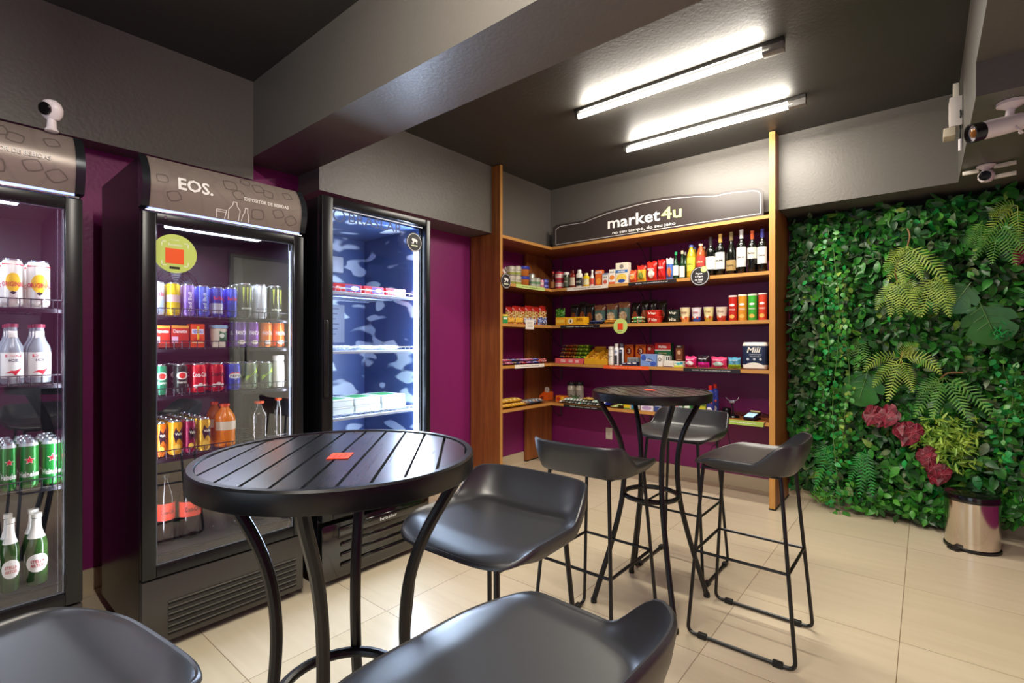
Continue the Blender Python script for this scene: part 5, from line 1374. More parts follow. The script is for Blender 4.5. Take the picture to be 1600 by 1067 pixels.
slim = [(238.5, 257.5, .135, ['#B9C0CC', '#A9BDE0'], [(.10, .45, 1)], 'Red Bull', '#C03A48', False, 'silver slim can with red script, leftmost on top shelf', None),
 (259, 282, .135, ['#D9B921', '#D9B9B4'], [(.40, .62, 1)], None, '#fff', False, 'yellow slim can on the top shelf of middle cooler', None),
 (283.5, 304.5, .133, ['#8F78C8', '#7C62B8'], [(.10, .45, 1)], 'Red Bull', '#E8E0F4', True, 'lilac slim can on the top shelf of middle cooler', None),
 (306, 327.5, .132, ['#5568CC', '#4A5ABC'], [(.10, .45, 1)], 'Red Bull', '#D0DCF6', True, 'light blue slim can with white upright lettering', None),
 (328.5, 349, .131, ['#3B469A', '#B9BCC8'], [(.10, .45, 1)], 'Red Bull', '#C8283A', False, 'blue and silver slim can with red script', None),
 (350.5, 370.5, .133, ['#3F48C0', '#3A3FA8'], [(.10, .45, 1)], 'Red Bull', '#D0283A', False, 'deep blue slim can with red script', None),
 (371.5, 393.5, .158, ['#2E3128', '#2A2C26'], [], 'MONSTER', '#D8DCC8', False, 'tall black can with green claw marks, left', '#B8C84A'),
 (395, 416.5, .158, ['#B8BEC4', '#A8AEB8'], [], 'MONSTER', '#4A5058', False, 'tall silver white can with pale claw marks', '#E8EEF2'),
 (418, 440, .158, ['#2E3128', '#2A2C26'], [], 'MONSTER', '#D8DCC8', False, 'tall black can with green claw marks, right', '#B8C84A')]
for a, b, h, cols, bands, tx, tcol, vert, lbl, claw in slim:
    loc, r, _ = C(a, b, None, MZ[0]); tall = h > .15
    o = can(loc, Q, r, h, cols, bands, tx, tcol, vert, lbl, 'drink can', 'energy drink cans in the middle cooler', 'drink_can', stripes(claw) if claw else None, tz=.27 if tall else .62, th=h * .05 if tall else h * .12, tw=r * 1.6)
    back_row(o, 3, .062, '%s can behind the ' + lbl, 'energy drink cans in the middle cooler')
# row of cartons, cup and cans
def CB(px0, px1, pytop, z, X=-2.385):
    Y0, Y1 = on_x(px0, X)[0], on_x(px1, X)[0]; d = on_x((px0 + px1) / 2, X)[1]
    return (X, (Y0 + Y1) / 2, z + .0012), (Y1 - Y0) * .96, z_at(pytop, d) - z
for i, (a, b) in enumerate(((239.5, 266.5), (267.5, 295.5))):
    loc, w, h = CB(a, b, 509, MZ[1])
    o = pack(loc, Q, w, .06, h, '#B8301E', [(-.5, .5, .88, 1, '#D8963A'), (-.48, -.12, .22, .5, '#D8A8C8'), (.05, .25, .05, .2, '#5AA04A'), (-.5, .5, 0, .20, '#7A2A1A')], [('Danette', 0, .74, .8, .16, '#F4E4DE')], ['red chocolate drink carton, left of the pair', 'red chocolate drink carton, right of the pair'][i], 'drink carton', 'red chocolate drink cartons', 'drink_carton')
loc, w, h = CB(297.5, 320.5, 506.5, MZ[1]); pack(loc, Q, w, .045, h, '#E2501A', [(-.42, .42, .56, .78, '#E9E4F4'), (-.3, .3, .28, .42, '#C8381A', 'o'), (-.06, .10, .34, .9, '#F0C02A'), (-.4, .4, .18, .22, '#F4D8A0')], [('NESCAU', 0, .67, .74, .14, '#2A3AB0')], 'bright orange chocolate drink carton with yellow flash', 'drink carton', None, 'drink_carton')
loc, r, h = C(326, 357, 508, MZ[1])
h = .098
n_ = 6
o = MB().lathe([(r * (.72 + .16 * j / n_), h * .84 * j / n_) for j in range(n_ + 1)], 28).build('coffee_cup', M('#D9D2BC', .35), None, loc, (0, 0, Q), smooth=50)
tag(o, 'cream coffee cup with green print and pale blue lid', 'cup')
MB().lathe([(r * .93, h * .84), (r * .98, h * .86), (r * .96, h * .96), (r * .92, h), (r * .80, h)], 28).build('lid', M('#8FB4CE', .35), o, smooth=50)
cpatch(o, r * .84, [(-.2 * r, h * .28), (.75 * r, h * .28), (.75 * r, h * .72), (-.2 * r, h * .72)], '#1F6A44', .002); cpatch(o, r * .84, circ(.05 * r, h * .52, r * .26, r * .26), '#DDE6D8', .003)
for a, b, col, lbl in ((364, 384.5, '#5E2A8A', 'purple slim can, left of the two purple'), (385.5, 404, '#7A3A9E', 'purple slim can, right of the two purple'), (405.5, 424.5, '#E87A2A', 'orange slim can, left of the two orange'), (425.8, 444, '#E2661E', 'orange slim can, right of the two orange')):
    loc, r, _ = C(a, b, None, MZ[1]); o = can(loc, Q, r, .118, [col, '#F2E4E0'], [], 'FANTA', '#F4F0F4', False, lbl + ' on the second cooler shelf', 'drink can', 'fruit soda cans in the middle cooler', tw=r * 1.75, th=.018)
    cpatch(o, r, circ(0, .022, r * .6, .010), '#F0E4DA')
    back_row(o, 3, .062, '%s behind the ' + lbl, 'fruit soda cans in the middle cooler')
def waves(col):
    def f(o, r, h):
        for q in range(3): cpatch(o, r, circ((q - 1) * r * .55, h * (.22 + .05 * (q % 2)), r * .3, h * .06), col)
    return f
def badge(c1, c2=None, z=.62):
    def f(o, r, h):
        cpatch(o, r, circ(0, h * z, r * .85, h * .13), c1)
        if c2: cpatch(o, r, circ(0, h * z, r * .5, h * .10), c2, .0009)
    return f
row3 = [(238.5, 262, ['#1E7A55', '#1A6A4A'], None, '#fff', badge('#E8E6E2', '#D0342A'), 'Guarana', 'teal green soda can with red round badge'), (270.5, 293.5, ['#22302A', '#1C2A24'], None, '#fff', badge('#E8E6E2', '#D0342A'), 'Guarana', 'dark green soda can with red round badge'),
 (295.5, 323, ['#D2202A', '#B81A22'], 'Coca-Cola', '#FFFFFF', waves('#E9DCD8'), None, 'bright red cola can with white script'), (324.5, 350.5, ['#B51A22', '#9A141C'], 'Coca-Cola', '#1A0A0A', waves('#E0D0CC'), None, 'red cola can with black script'),
 (351.5, 376, ['#2A2FA8', '#23268A'], None, '#fff', badge('#F0EEF2', None, .52), 'PEPSI', 'deep blue cola can with round white badge'),
 (378.5, 401.5, ['#6E7A62', '#5A6650'], None, '#fff', None, None, 'grey green soda can with diagonal lime band, left'), (404, 425, ['#5E6A54', '#4E5A46'], None, '#fff', None, None, 'grey green soda can with diagonal lime band, right')]
for a, b, cols, tx, tcol, ex, tx2, lbl in row3:
    loc, r, _ = C(a, b, None, MZ[2]); h = .122; r = min(r, .034)
    o = can(loc, Q, r, h, cols, [], tx, tcol, False, lbl, 'drink can', 'soda cans on the third cooler shelf', 'drink_can', ex, tw=r * 1.8, th=h * .16, tz=.62)
    if tx2 == 'PEPSI':
        cpatch(o, r, [(-r * .8, h * .58), (r * .8, h * .58), (r * .45, h * .655), (-r * .45, h * .655)], '#C82A34', .001); lettering(o, 'PEPSI', 0, h * .52, r * 1.4, h * .09, 0, '#14142A', .06, wrap(r + .0012)); cpatch(o, r, [(-r * .45, h * .385), (r * .45, h * .385), (r * .8, h * .46), (-r * .8, h * .46)], '#2A3AB8', .001)
    elif tx2: lettering(o, tx2, 0, h * .40, r * 1.4, h * .09, 0, '#E4E8DC', .03, wrap(r + .0006))
    if 'lime' in lbl: cpatch(o, r, [(-r * .9, h * .30), (r * .9, h * .62), (r * .9, h * .80), (-r * .9, h * .48)], '#A8CF3A'); lettering(o, 'Sprite', 0, h * .55, r * 1.1, h * .09, 0, '#2A5A2A', .04, wrap(r + .0008), rot=R(26))
    back_row(o, 3, .074, '%s can behind the ' + lbl, 'soda cans on the third cooler shelf')
loc, r, _ = C(426.5, 444, None, MZ[2]); o = bottle(loc, Q, r, .15, 'jar', '#DAD8D0', '#F4F2EA', (.1, .8, '#CFCFC4'), 'white coconut water bottle at the right of third cooler shelf', 'bottle', None, 'drink_bottle', 'Coco', '#FFFFFF')
row4 = [(240.5, 259.5, '#E0741E', '#2A1A20', 'orange juice can, leftmost'), (261.5, 285.5, '#E8A21E', '#22162A', 'amber juice can, second from left'), (287, 305.5, '#8A1E44', '#2A1220', 'maroon juice can, third from left'), (307, 329, '#D9A82E', '#221A2A', 'golden juice can, rightmost')]
for a, b, col, dk, lbl in row4:
    loc, r, _ = C(a, b, None, MZ[3]); r = min(r, .0285); h = .138
    def ex(o, r, h, dk=dk, col=col):
        cpatch(o, r, [(-r * .2, h * .36), (r * .9, h * .36), (r * .9, h * .80), (-r * .2, h * .80), (-r * .5, h * .6)], dk); lettering(o, 'Valle', r * .25, h * .62, r * 1.1, h * .08, 0, '#F4EEDC', .05, wrap(r + .0008)); cpatch(o, r, circ(0, h * .22, r * .5, r * .5), '#F0C050')
    o = can(loc, Q, r, h, [col], [], None, label=lbl + ' on the fourth cooler shelf', cat='drink can', group='juice cans on the fourth cooler shelf', extras=ex)
    back_row(o, 5, .063, '%s can behind the ' + lbl, 'juice cans on the fourth cooler shelf')
m_clear = mat_glass('clear_bottle_plastic', (.93, .95, .95), .08, .04)
for a, b, tp, X, col, mt, lbl in ((334.5, 368, 631, -2.385, '#E07A12', None, 'orange juice bottle with orange cap at the front'), (322, 348, 628, -2.50, '#B8620E', None, 'orange juice bottle behind the front one'), (389, 421, 627, -2.40, '#9FA39A', m_clear, 'clear water bottle with orange cap, left'), (424, 446, 622, -2.40, '#9FA39A', m_clear, 'clear water bottle with orange cap, right')):
    loc, r, h = C(a, b, tp, MZ[3], X)
    o = bottle(loc, Q, r, h, 'pet', col, '#E0501E', (.40, .60, '#D8C8B0') if not mt else None, lbl + ', fourth cooler shelf', 'bottle', None, 'drink_bottle', None, mat=mt)
for a, b, X, lbl in ((242.5, 274, -2.42, 'large cola bottle with red label, left, on the cooler floor'), (279, 314.5, -2.42, 'large cola bottle with red label, right, on the cooler floor')):
    loc, r, h = C(a, b, 742, MZ[4], X)
    o = bottle(loc, Q, min(r, .052), h, 'big', '#1A0E0C', '#1A1A1C', (.36, .60, '#D8402E', 5.5), lbl, 'bottle', None, 'soda_bottle', 'Coca-Cola', '#2A0E0C')
for i, (a, b) in enumerate(((328, 356), (362, 388), (394, 418), (424, 446))):
    loc, r, h = C(a, b, 770, MZ[4], -2.42); bottle(loc, Q, min(r, .036), .22, 'pet', '#AEB2B0', '#3A6AC8', None, ['first', 'second', 'third', 'fourth'][i] + ' small clear water bottle on the cooler floor, from left', 'bottle', 'clear water bottles on the cooler floor', 'drink_bottle', mat=m_clear)

# ------------------------------------------------------------------ drinks in the left cooler
LZ = [1.343, 1.078, .717, .3745]
def orig(o, r, h):
    cpatch(o, r, circ(0, h * .50, r * .75, h * .20), '#E8B81E'); cpatch(o, r, [(-r * 1.2, h * .90), (r * 1.2, h * .90), (r * 1.2, h * .86), (-r * 1.2, h * .86)], '#C8343A')
    lettering(o, 'ORIGINAL', 0, h * .46, r * 2.3, h * .10, 0, '#C0242A', .06, wrap(r + .0012)); cpatch(o, r, [(-r * .3, h * .28), (0, h * .24), (r * .3, h * .28), (0, h * .33)], '#1E1E24')
for i, (a, b) in enumerate(((1, 37.5), (40.5, 79.5))):
    loc, r, _ = C(a, b, None, LZ[0], -2.37)
    o = can(loc, Q, min(r, .034), .160, ['#E8E2DC', '#D8B8A8'], [], None, label=['white and yellow beer can with red lettering, leftmost in view', 'white and yellow beer can with red lettering, beside the cooler frame'][i], cat='drink can', group='white beer cans in the left cooler', extras=orig)
    back_row(o, 3, .075, '%s white beer can in ' + ['the left column', 'the column by the frame'][i], 'white beer cans in the left cooler')
for i, (a, b) in enumerate(((0, 39), (42, 81))):
    loc, r, _ = C(a, b, None, LZ[1], -2.37); h = .205
    o = bottle(loc, Q, min(r, .031), h, 'beer', '#8E959E', '#8A3448', (.10, .52, '#EFECE8'), ['clear mixer bottle with white and red label, left', 'clear mixer bottle with white and red label, by the frame'][i], 'bottle', 'white label bottles in the left cooler', 'drink_bottle')
    r = min(r, .031); cpatch(o, r, [(-r * .7, h * .44), (r * .7, h * .44), (r * .7, h * .49), (-r * .7, h * .49)], '#C8242E', .001); lettering(o, 'SMIRNOFF', 0, h * .465, r * 1.2, h * .03, 0, '#FFFFFF', .05, wrap(r + .0015)); lettering(o, 'ICE', 0, h * .39, r * .8, h * .04, 0, '#2A3050', .05, wrap(r + .0013)); cpatch(o, r, [(-r * .7, h * .18), (r * .2, h * .14), (r * .75, h * .26), (-r * .2, h * .22)], '#D0303A', .001)
    cpatch(o, r * .47, [(-r * .4, h * .76), (r * .4, h * .76), (r * .4, h * .88), (-r * .4, h * .88)], '#E9E2DE', .002)
    back_row(o, 3, .07, '%s mixer bottle in ' + ['the left column', 'the column by the frame'][i], 'white label bottles in the left cooler')
def star(o, r, h):
    P = [(r * .50 * (1 if k % 2 == 0 else .42) * math.sin(math.pi * k / 5), h * .60 + r * .50 * (1 if k % 2 == 0 else .42) * math.cos(math.pi * k / 5)) for k in range(10)]
    P2 = [(x * 1.2, h * .60 + (z - h * .60) * 1.2) for x, z in P]
    cpatch(o, r, P2, '#E8E8E0'); cpatch(o, r, P, '#D0242A', .0008); lettering(o, 'Heineken', 0, h * .30, r * 2.2, h * .12, 0, '#F2F2EC', .05, wrap(r + .0006))
for i, (a, b) in enumerate(((0, 27), (28, 61.5), (64, 97))):
    loc, r, _ = C(max(a, -8), b, None, LZ[2], -2.37)
    o = can(loc, Q, min(r, .0335), .160, ['#1E7A2E', '#C8CCD0'], [(.9, 1, 1)], None, label=['green beer can with red star, leftmost in view', 'green beer can with red star, in the centre', 'green beer can with red star, beside the cooler frame'][i], cat='drink can', group='green beer cans in the left cooler', extras=star)
    back_row(o, 3, .073, '%s green beer can in ' + ['the left column', 'the centre column', 'the column by the frame'][i], 'green beer cans in the left cooler')
for i, (a, b) in enumerate(((0, 32), (38, 76))):
    loc, r, _ = C(a, b, None, LZ[3], -2.37); r = min(r, .031); h = .245
    o = bottle(loc, Q, r, h, 'beer', '#2A4A1E', '#D8D2C8', (.66, .93, '#E9E4DC', 4.5), ['green beer bottle with white neck foil, left, on the left cooler floor', 'green beer bottle with white neck foil, by the left cooler frame'][i], 'bottle', 'green bottles on the left cooler floor', 'drink_bottle')
    cpatch(o, r, circ(0, h * .32, r * 1.1, h * .13), '#EEE9E2', .0008); lettering(o, 'STELLA', 0, h * .345, r * 1.3, h * .045, 0, '#B82A2A', .06, wrap(r + .0016)); lettering(o, 'ARTOIS', 0, h * .285, r * 1.3, h * .045, 0, '#B82A2A', .06, wrap(r + .0016))
    back_row(o, 2, .07, '%s green beer bottle in ' + ['the left column', 'the column by the frame'][i], 'green bottles on the left cooler floor')

# ------------------------------------------------------------------ frozen goods
def F(px0, px1, X): 
    Y0, Y1 = on_x(px0, X)[0], on_x(px1, X)[0]; return (Y0 + Y1) / 2, Y1 - Y0
for i, (a, b) in enumerate(((520, 566), (568, 600), (602, 634))):
    yc, w = F(a, b, -2.37)
    pack((-2.37, yc, 1.4902), Q, w * .96, .16, .042, '#C2303C', [(-.1, .45, .1, .9, '#6A5AA0'), (.1, .4, .2, .8, '#D8DCEA', 'o'), (-.45, -.2, .2, .7, '#E86A4A', 'o')], [('Pizza', -.25, .5, .3, .3, '#FFFFFF')], ['left', 'middle', 'right'][i] + ' red frozen food carton on the freezer top shelf', 'frozen food carton', 'red frozen cartons', 'frozen_carton')
for i, (a, b) in enumerate(((522, 562), (564, 598), (600, 632))):
    yc, w = F(a, b, -2.38)
    bag((-2.38, yc, 1.1812 + .022), Q, w * .95, .17, .022, ['#DDE4EE', '#A8B4CC', '#F0F4F8'], flake, label=['left', 'middle', 'right'][i] + ' frosty white packet on the middle freezer shelf', rot=(R(-90), 0, Q), name='frozen_packet')
for i, (a, b) in enumerate(((520, 553), (555, 595), (597, 634))):
    for j in range(2):
        yc, w = F(a, b, -2.375)
        o = pack((-2.375 - .004 * j, yc, .8352 + j * .041), Q, w * .96, .2, .039, '#DDE4E2', [(-.5, .5, .78, .86, '#A8B0B8')], [], '%s white lidded meal tray, %s layer, lower freezer shelf' % (['left', 'middle', 'right'][i], ['bottom', 'top'][j]), 'meal tray', 'white meal trays in the freezer', 'meal_tray')
        if j: MB().box(-w * .36, w * .30, .03, .17, .0391, .0396).build('green_sleeve', M('#3F9A5A', .4), o, smooth=0)
cx_, cd_ = on_y(1128, 4.28)
tag(MB().tube(smooth_path([Vector(p) for p in ((cx_, 4.28, .605), (cx_ - .01, 4.28, .42), (cx_ - .085, 4.27, .33), (cx_ - .06, 4.26, .25), (cx_ + .02, 4.26, .20), (cx_ + .07, 4.27, .28), (cx_ + .06, 4.28, .40), (cx_ + .03, 4.28, .604))], 6), .0028, 6).build('hanging_cable', M('#111111', .5)), 'black cable looping down below the lowest board', 'cable')
# ------------------------------------------------------------------ plant wall
rng = np.random.default_rng(11)
def leaf_mat(name, col, col2, rough=.38, noise=14, spec=.45):
    m = bpy.data.materials.new(name); m.use_nodes = True
    nt, N, L, b = nodes(m)
    g = N.new('ShaderNodeNewGeometry'); tc = N.new('ShaderNodeTexCoord')
    nz = N.new('ShaderNodeTexNoise'); nz.inputs['Scale'].default_value = noise; nz.inputs['Detail'].default_value = 2
    L.new(tc.outputs['Object'], nz.inputs['Vector'])
    r = N.new('ShaderNodeValToRGB'); r.color_ramp.elements[0].position = .38; r.color_ramp.elements[1].position = .64
    r.color_ramp.elements[0].color = lin(col); r.color_ramp.elements[1].color = lin(col2)
    L.new(nz.outputs['Fac'], r.inputs[0]); L.new(r.outputs[0], b.inputs['Base Color'])
    b.inputs['Roughness'].default_value = rough; b.inputs['Specular IOR Level'].default_value = spec
    return m
G = [leaf_mat('leaf_dark', '#16401A', '#2A6428'), leaf_mat('leaf_mid', '#22651F', '#3C8A30'), leaf_mat('leaf_bright', '#2B7A24', '#549A34'), leaf_mat('leaf_lime', '#5E8A2E', '#94B04E'), leaf_mat('leaf_grey', '#33482E', '#6A7F58'), leaf_mat('leaf_emerald', '#0E6A2A', '#1FA046')]
m_vein = M('#8FB06A', .5)
# leaf template: along +y, face +z; slightly folded and drooping
def leaf_tmpl(w, kind='oval'):
    if kind == 'oval': prof = [(0, 0), (.18, .72), (.42, 1.0), (.68, .74), (.88, .28), (1, 0)]
    elif kind == 'narrow': prof = [(0, 0), (.25, .8), (.55, 1), (.8, .6), (1, 0)]
    vs = []; fs = []
    for t, ww in prof:
        z = -.22 * t * t
        if ww == 0: vs.append((0, t, z))
        else: vs += [(-w * ww / 2, t, z + .05 * ww), (0, t, z), (w * ww / 2, t, z + .05 * ww)]
    idx = 0; rows = []
    for t, ww in prof:
        if ww == 0: rows.append([idx]); idx += 1
        else: rows.append([idx, idx + 1, idx + 2]); idx += 3
    for a, b in zip(rows[:-1], rows[1:]):
        if len(a) == 1: fs += [(a[0], b[1], b[0]), (a[0], b[2], b[1])]
        elif len(b) == 1: fs += [(a[0], a[1], b[0]), (a[1], a[2], b[0])]
        else: fs += [(a[0], a[1], b[1], b[0]), (a[1], a[2], b[2], b[1])]
    return np.array(vs), fs
def frames(n, out=(0, -1, 0), down=.7, spread=.9, tilt=.55):
    """random leaf frames: direction d (leaf axis) and face normal nrm"""
    nr = np.tile(np.array(out, float), (n, 1)) + rng.normal(0, tilt, (n, 3)); nr /= np.linalg.norm(nr, axis=1)[:, None]
    d = np.tile(np.array([0, 0, -down]), (n, 1)) + rng.normal(0, spread, (n, 3)); d -= (d * nr).sum(1)[:, None] * nr
    d /= np.linalg.norm(d, axis=1)[:, None]
    s = np.cross(d, nr)
    return s, d, nr
def scatter(P, S, tm, mats_idx, fr=None):
    tv, tf = tm; n = len(P); s, d, nr = fr if fr is not None else frames(n)
    V = P[:, None, :] + S[:, None, None] * (tv[None, :, 0, None] * s[:, None, :] + tv[None, :, 1, None] * d[:, None, :] + tv[None, :, 2, None] * nr[:, None, :])
    k = len(tv); V = V.reshape(-1, 3)
    F_ = [tuple(i + j * k for i in f) for j in range(n) for f in tf]
    m = [int(mats_idx[j]) for j in range(n) for f in tf]
    return V.tolist(), F_, m
GX0, GX1, GZ1 = -.826, .795, 2.20
bk = MB().box(GX0, GX1, YB - .03, YB - .001, .10, GZ1 + .0); b_o = bk.build('plant_backing_panel', M('#0E1A0C', .9), smooth=0); tag(b_o, 'dark green backing panel behind the artificial plants', 'wall panel'); b_o['kind'] = 'structure'
mb = MB()
def bulge(x, z):
    return .07 + .05 * np.sin(x * 5 + 1) * np.sin(z * 4) + .045 * np.sin(x * 11 + z * 7)
for tm, N_l, s0, s1, idxs, pw in ((leaf_tmpl(.52), 6000, .055, .095, [0, 1, 2, 3, 4, 5], [.36, .30, .10, .04, .14, .06]), (leaf_tmpl(.34, 'narrow'), 2600, .05, .09, [0, 1, 2, 4], [.4, .35, .1, .15]), (leaf_tmpl(.75), 1200, .05, .08, [0, 1, 2], [.4, .45, .15])):
    x = rng.uniform(GX0 + .03, GX1 - .02, N_l); z = rng.uniform(.09, GZ1 - .03, N_l)
    y = YB - .035 - rng.uniform(0, 1, N_l) ** .7 * (bulge(x, z) + .05 + .05 * (z < .5) * (x > -.5))
    y = np.maximum(y, 4.19); z = np.where(y < 4.28, np.minimum(z, 2.12), z)
    p = np.array(pw) / sum(pw)
    mi = rng.choice(idxs, N_l, p=p)
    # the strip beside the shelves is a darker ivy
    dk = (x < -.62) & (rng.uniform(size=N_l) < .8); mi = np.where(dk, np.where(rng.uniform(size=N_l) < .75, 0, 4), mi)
    P = np.stack([x, y, z], 1)
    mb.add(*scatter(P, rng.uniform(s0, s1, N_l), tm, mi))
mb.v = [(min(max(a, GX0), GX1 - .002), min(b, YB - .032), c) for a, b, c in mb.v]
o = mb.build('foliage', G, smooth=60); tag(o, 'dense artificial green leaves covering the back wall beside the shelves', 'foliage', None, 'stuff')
# stray low leaves hanging over the baseboard
def W(px, py, Y=4.25):
    X, d = on_y(px, Y); return Vector((X, Y, z_at(py, d)))
def frond(mb, base, d0, L, w, droop=.5, n=15, mi=0, side=None):
    """fern frond: arching rachis with paired pinnae"""
    p = Vector(base); d = Vector(d0).normalized(); up = Vector((0, -1, 0)); pts = [p.copy()]; ds = [d.copy()]
    for i in range(n):
        d = (d + Vector((0, -.0, -droop / n * 2.2))).normalized(); p = p + d * (L / n); pts.append(p.copy()); ds.append(d.copy())
    mb.tube(pts, [.0022 * (1 - .7 * i / n) for i in range(n + 1)], 5, mi)
    for i in range(2, n + 1):
        t = i / n; pl = w * math.sin(math.pi * min(1, .12 + t * .88)) ** .7 * (1.15 - .5 * t); dd = ds[i]
        for sg in (-1, 1):
            s_ = dd.cross(up).normalized() * sg; nrm = s_.cross(dd) * sg
            q = (s_ * .9 + dd * .45 + Vector((0, .12, -.12))).normalized()
            wd = L / n * .25; a = pts[i]
            b1, b2 = a - dd * wd, a + dd * wd; m_ = a + q * pl * .55 + up * .004; tip = a + q * pl
            mb.add([b1, b2, m_ + dd * wd * .8, m_ - dd * wd * .8, tip], [(0, 1, 2, 3), (3, 2, 4)], mi)
m_fl = leaf_mat('fern_lime', '#6E8F2E', '#A9BF52', .45); m_fm = leaf_mat('fern_green', '#3F7A2C', '#6FA544', .45); m_fd = leaf_mat('fern_dark', '#1F6A2C', '#2F9A3E', .45)
m_stem = M('#8A6238', .6)
def fern(px, py, specs, mat, label, Y=4.22, stem=None):
    base = W(px, py, Y); mb = MB()
    for ang, L, w, dr in specs:
        a = R(ang); frond(mb, (0, -.006 * len(mb.v) / 250, 0), (math.sin(a), -.25, math.cos(a)), L * 1.32, w * 1.12, dr)
    o = mb.build('fern', mat, None, base, smooth=60); tag(o, label, 'fern', 'artificial ferns on the plant wall')
    if stem: MB().tube(smooth_path([Vector(p) for p in stem], 4), .005, 7).build('stem', m_stem, o)
fern(1418, 385, [(-150, .20, .05, .2), (-175, .22, .055, .1), (160, .20, .055, .1), (130, .26, .06, .3), (-120, .16, .045, .5)], m_fl, 'lime green fern, topmost of the large ones on plant wall', stem=[(0, .01, .12), (.012, .0, .07), (0, 0, 0)])
fern(1402, 438, [(-140, .18, .055, .3), (-170, .20, .055, .2), (175, .20, .05, .1), (150, .22, .055, .2), (100, .14, .04, .6)], m_fl, 'lime green fern hanging below the topmost one, left', stem=[(.005, .01, .12), (-.012, 0, .06), (0, 0, 0)])
fern(1463, 432, [(-130, .22, .055, .4), (-160, .22, .055, .2), (-180, .20, .05, .1), (165, .22, .055, .1), (145, .16, .045, .3)], m_fl, 'lime green fern hanging below the topmost one, right')
fern(1408, 560, [(-60, .20, .05, .9), (-130, .20, .05, .3), (-165, .24, .055, .1), (160, .18, .05, .2), (60, .20, .055, .9), (20, .12, .05, .6)], m_fl, 'wide lime fern in the middle of the plant wall', stem=[(.01, .01, .05), (.0, 0, 0), (.005, -.01, -.08)])
fern(1475, 590, [(-140, .24, .055, .3), (-165, .22, .05, .1), (150, .24, .055, .2), (110, .26, .055, .5), (-100, .16, .045, .7)], m_fm, 'green fern spreading right of the wide lime fern', stem=[(-.02, 0, -.01), (.02, -.01, .03), (.09, 0, .035)])
fern(1345, 525, [(-175, .22, .045, .1), (170, .20, .045, .1), (-150, .16, .04, .2)], m_fm, 'narrow green fern above the round split leaf', Y=4.27)
fern(1352, 700, [(-175, .27, .05, .05), (170, .25, .045, .1), (-155, .2, .045, .2)], m_fd, 'bright green fern hanging low left of the red leaves', Y=4.24)
fern(1300, 695, [(-160, .26, .05, .15), (178, .24, .05, .1), (-120, .14, .045, .6)], m_fd, 'deep green fern hanging low, nearest the shelf post', Y=4.26)
fern(1562, 350, [(-170, .20, .055, .1), (165, .22, .06, .1), (-140, .2, .05, .3), (140, .2, .06, .3)], m_fm, 'green fern at the upper right of the plant wall', Y=4.24)
fern(1535, 345, [(-175, .16, .045, .1), (-145, .14, .045, .3)], m_fm, 'small green fern left of the upper right fern', Y=4.25)
fern(1590, 322, [(-120, .2, .05, .5), (180, .2, .05, .1), (-60, .12, .05, .9)], m_fl, 'yellow green fern at the far right top corner', Y=4.26)
# split-leaf monstera
def monstera(px, py, s, rz, label, Y=4.21):
    n = 40; out = []
    for k in range(n + 1):
        a = -math.pi + 2 * math.pi * k / n
        r = .5 * (1 + .28 * math.cos(a)) * (1 - .25 * math.exp(-((abs(a) - math.pi) / .25) ** 2))
        if k % 5 == 2 and .5 < abs(a) < 2.6: r *= .62
        out.append((r * math.sin(a) * s, -r * math.cos(a) * s * 1.05))
    vs = [(0, 0, s * .35)] + [(x, .06 * s * math.cos(x / s * 6) + .04 * abs(x), z) for x, z in out]
    # two rings for curvature
    vs2 = [(x * .5, -.02 * s, (z - s * .35) * .5 + s * .35) for x, y, z in vs[1:]]
    m_ = len(vs2)
    V = [vs[0]] + vs2 + vs[1:]
    fs = [(0, 1 + i, 2 + i) for i in range(m_ - 1)] + [(1 + i, 1 + m_ + i, 2 + m_ + i, 2 + i) for i in range(m_ - 1)]
    o = MB().add(V, fs).build('monstera_leaf', leaf_mat('monstera_green', '#245A22', '#33702C', .3, 6), None, W(px, py, Y), (0, R(rz), 0), smooth=70)
    tag(o, label, 'monstera leaf', 'split monstera leaves on the plant wall')
    v = MB(); v.tube([(0, -.024 * s - .002, s * .45), (0, -.03 * s - .002, 0), (0, -.0 * s, -s * .45)], .0022, 5)
    for q in (-.1, .1, .3):
        for sg in (-1, 1): v.tube([(0, -.03 * s - .001, q * s), (sg * .2 * s, -.022 * s - .001, (q - .10) * s), (sg * .38 * s, .0, (q - .2) * s)], .0013, 4)
    v.build('vein', M('#5F8A4A', .45), o)
monstera(1350, 600, .24, 14, 'round split leaf left of the wide lime fern')
monstera(1503, 460, .19, 30, 'split leaf above the larger one, upper right', 4.22)
monstera(1542, 497, .25, -18, 'large split leaf at the right of the plant wall', 4.20)
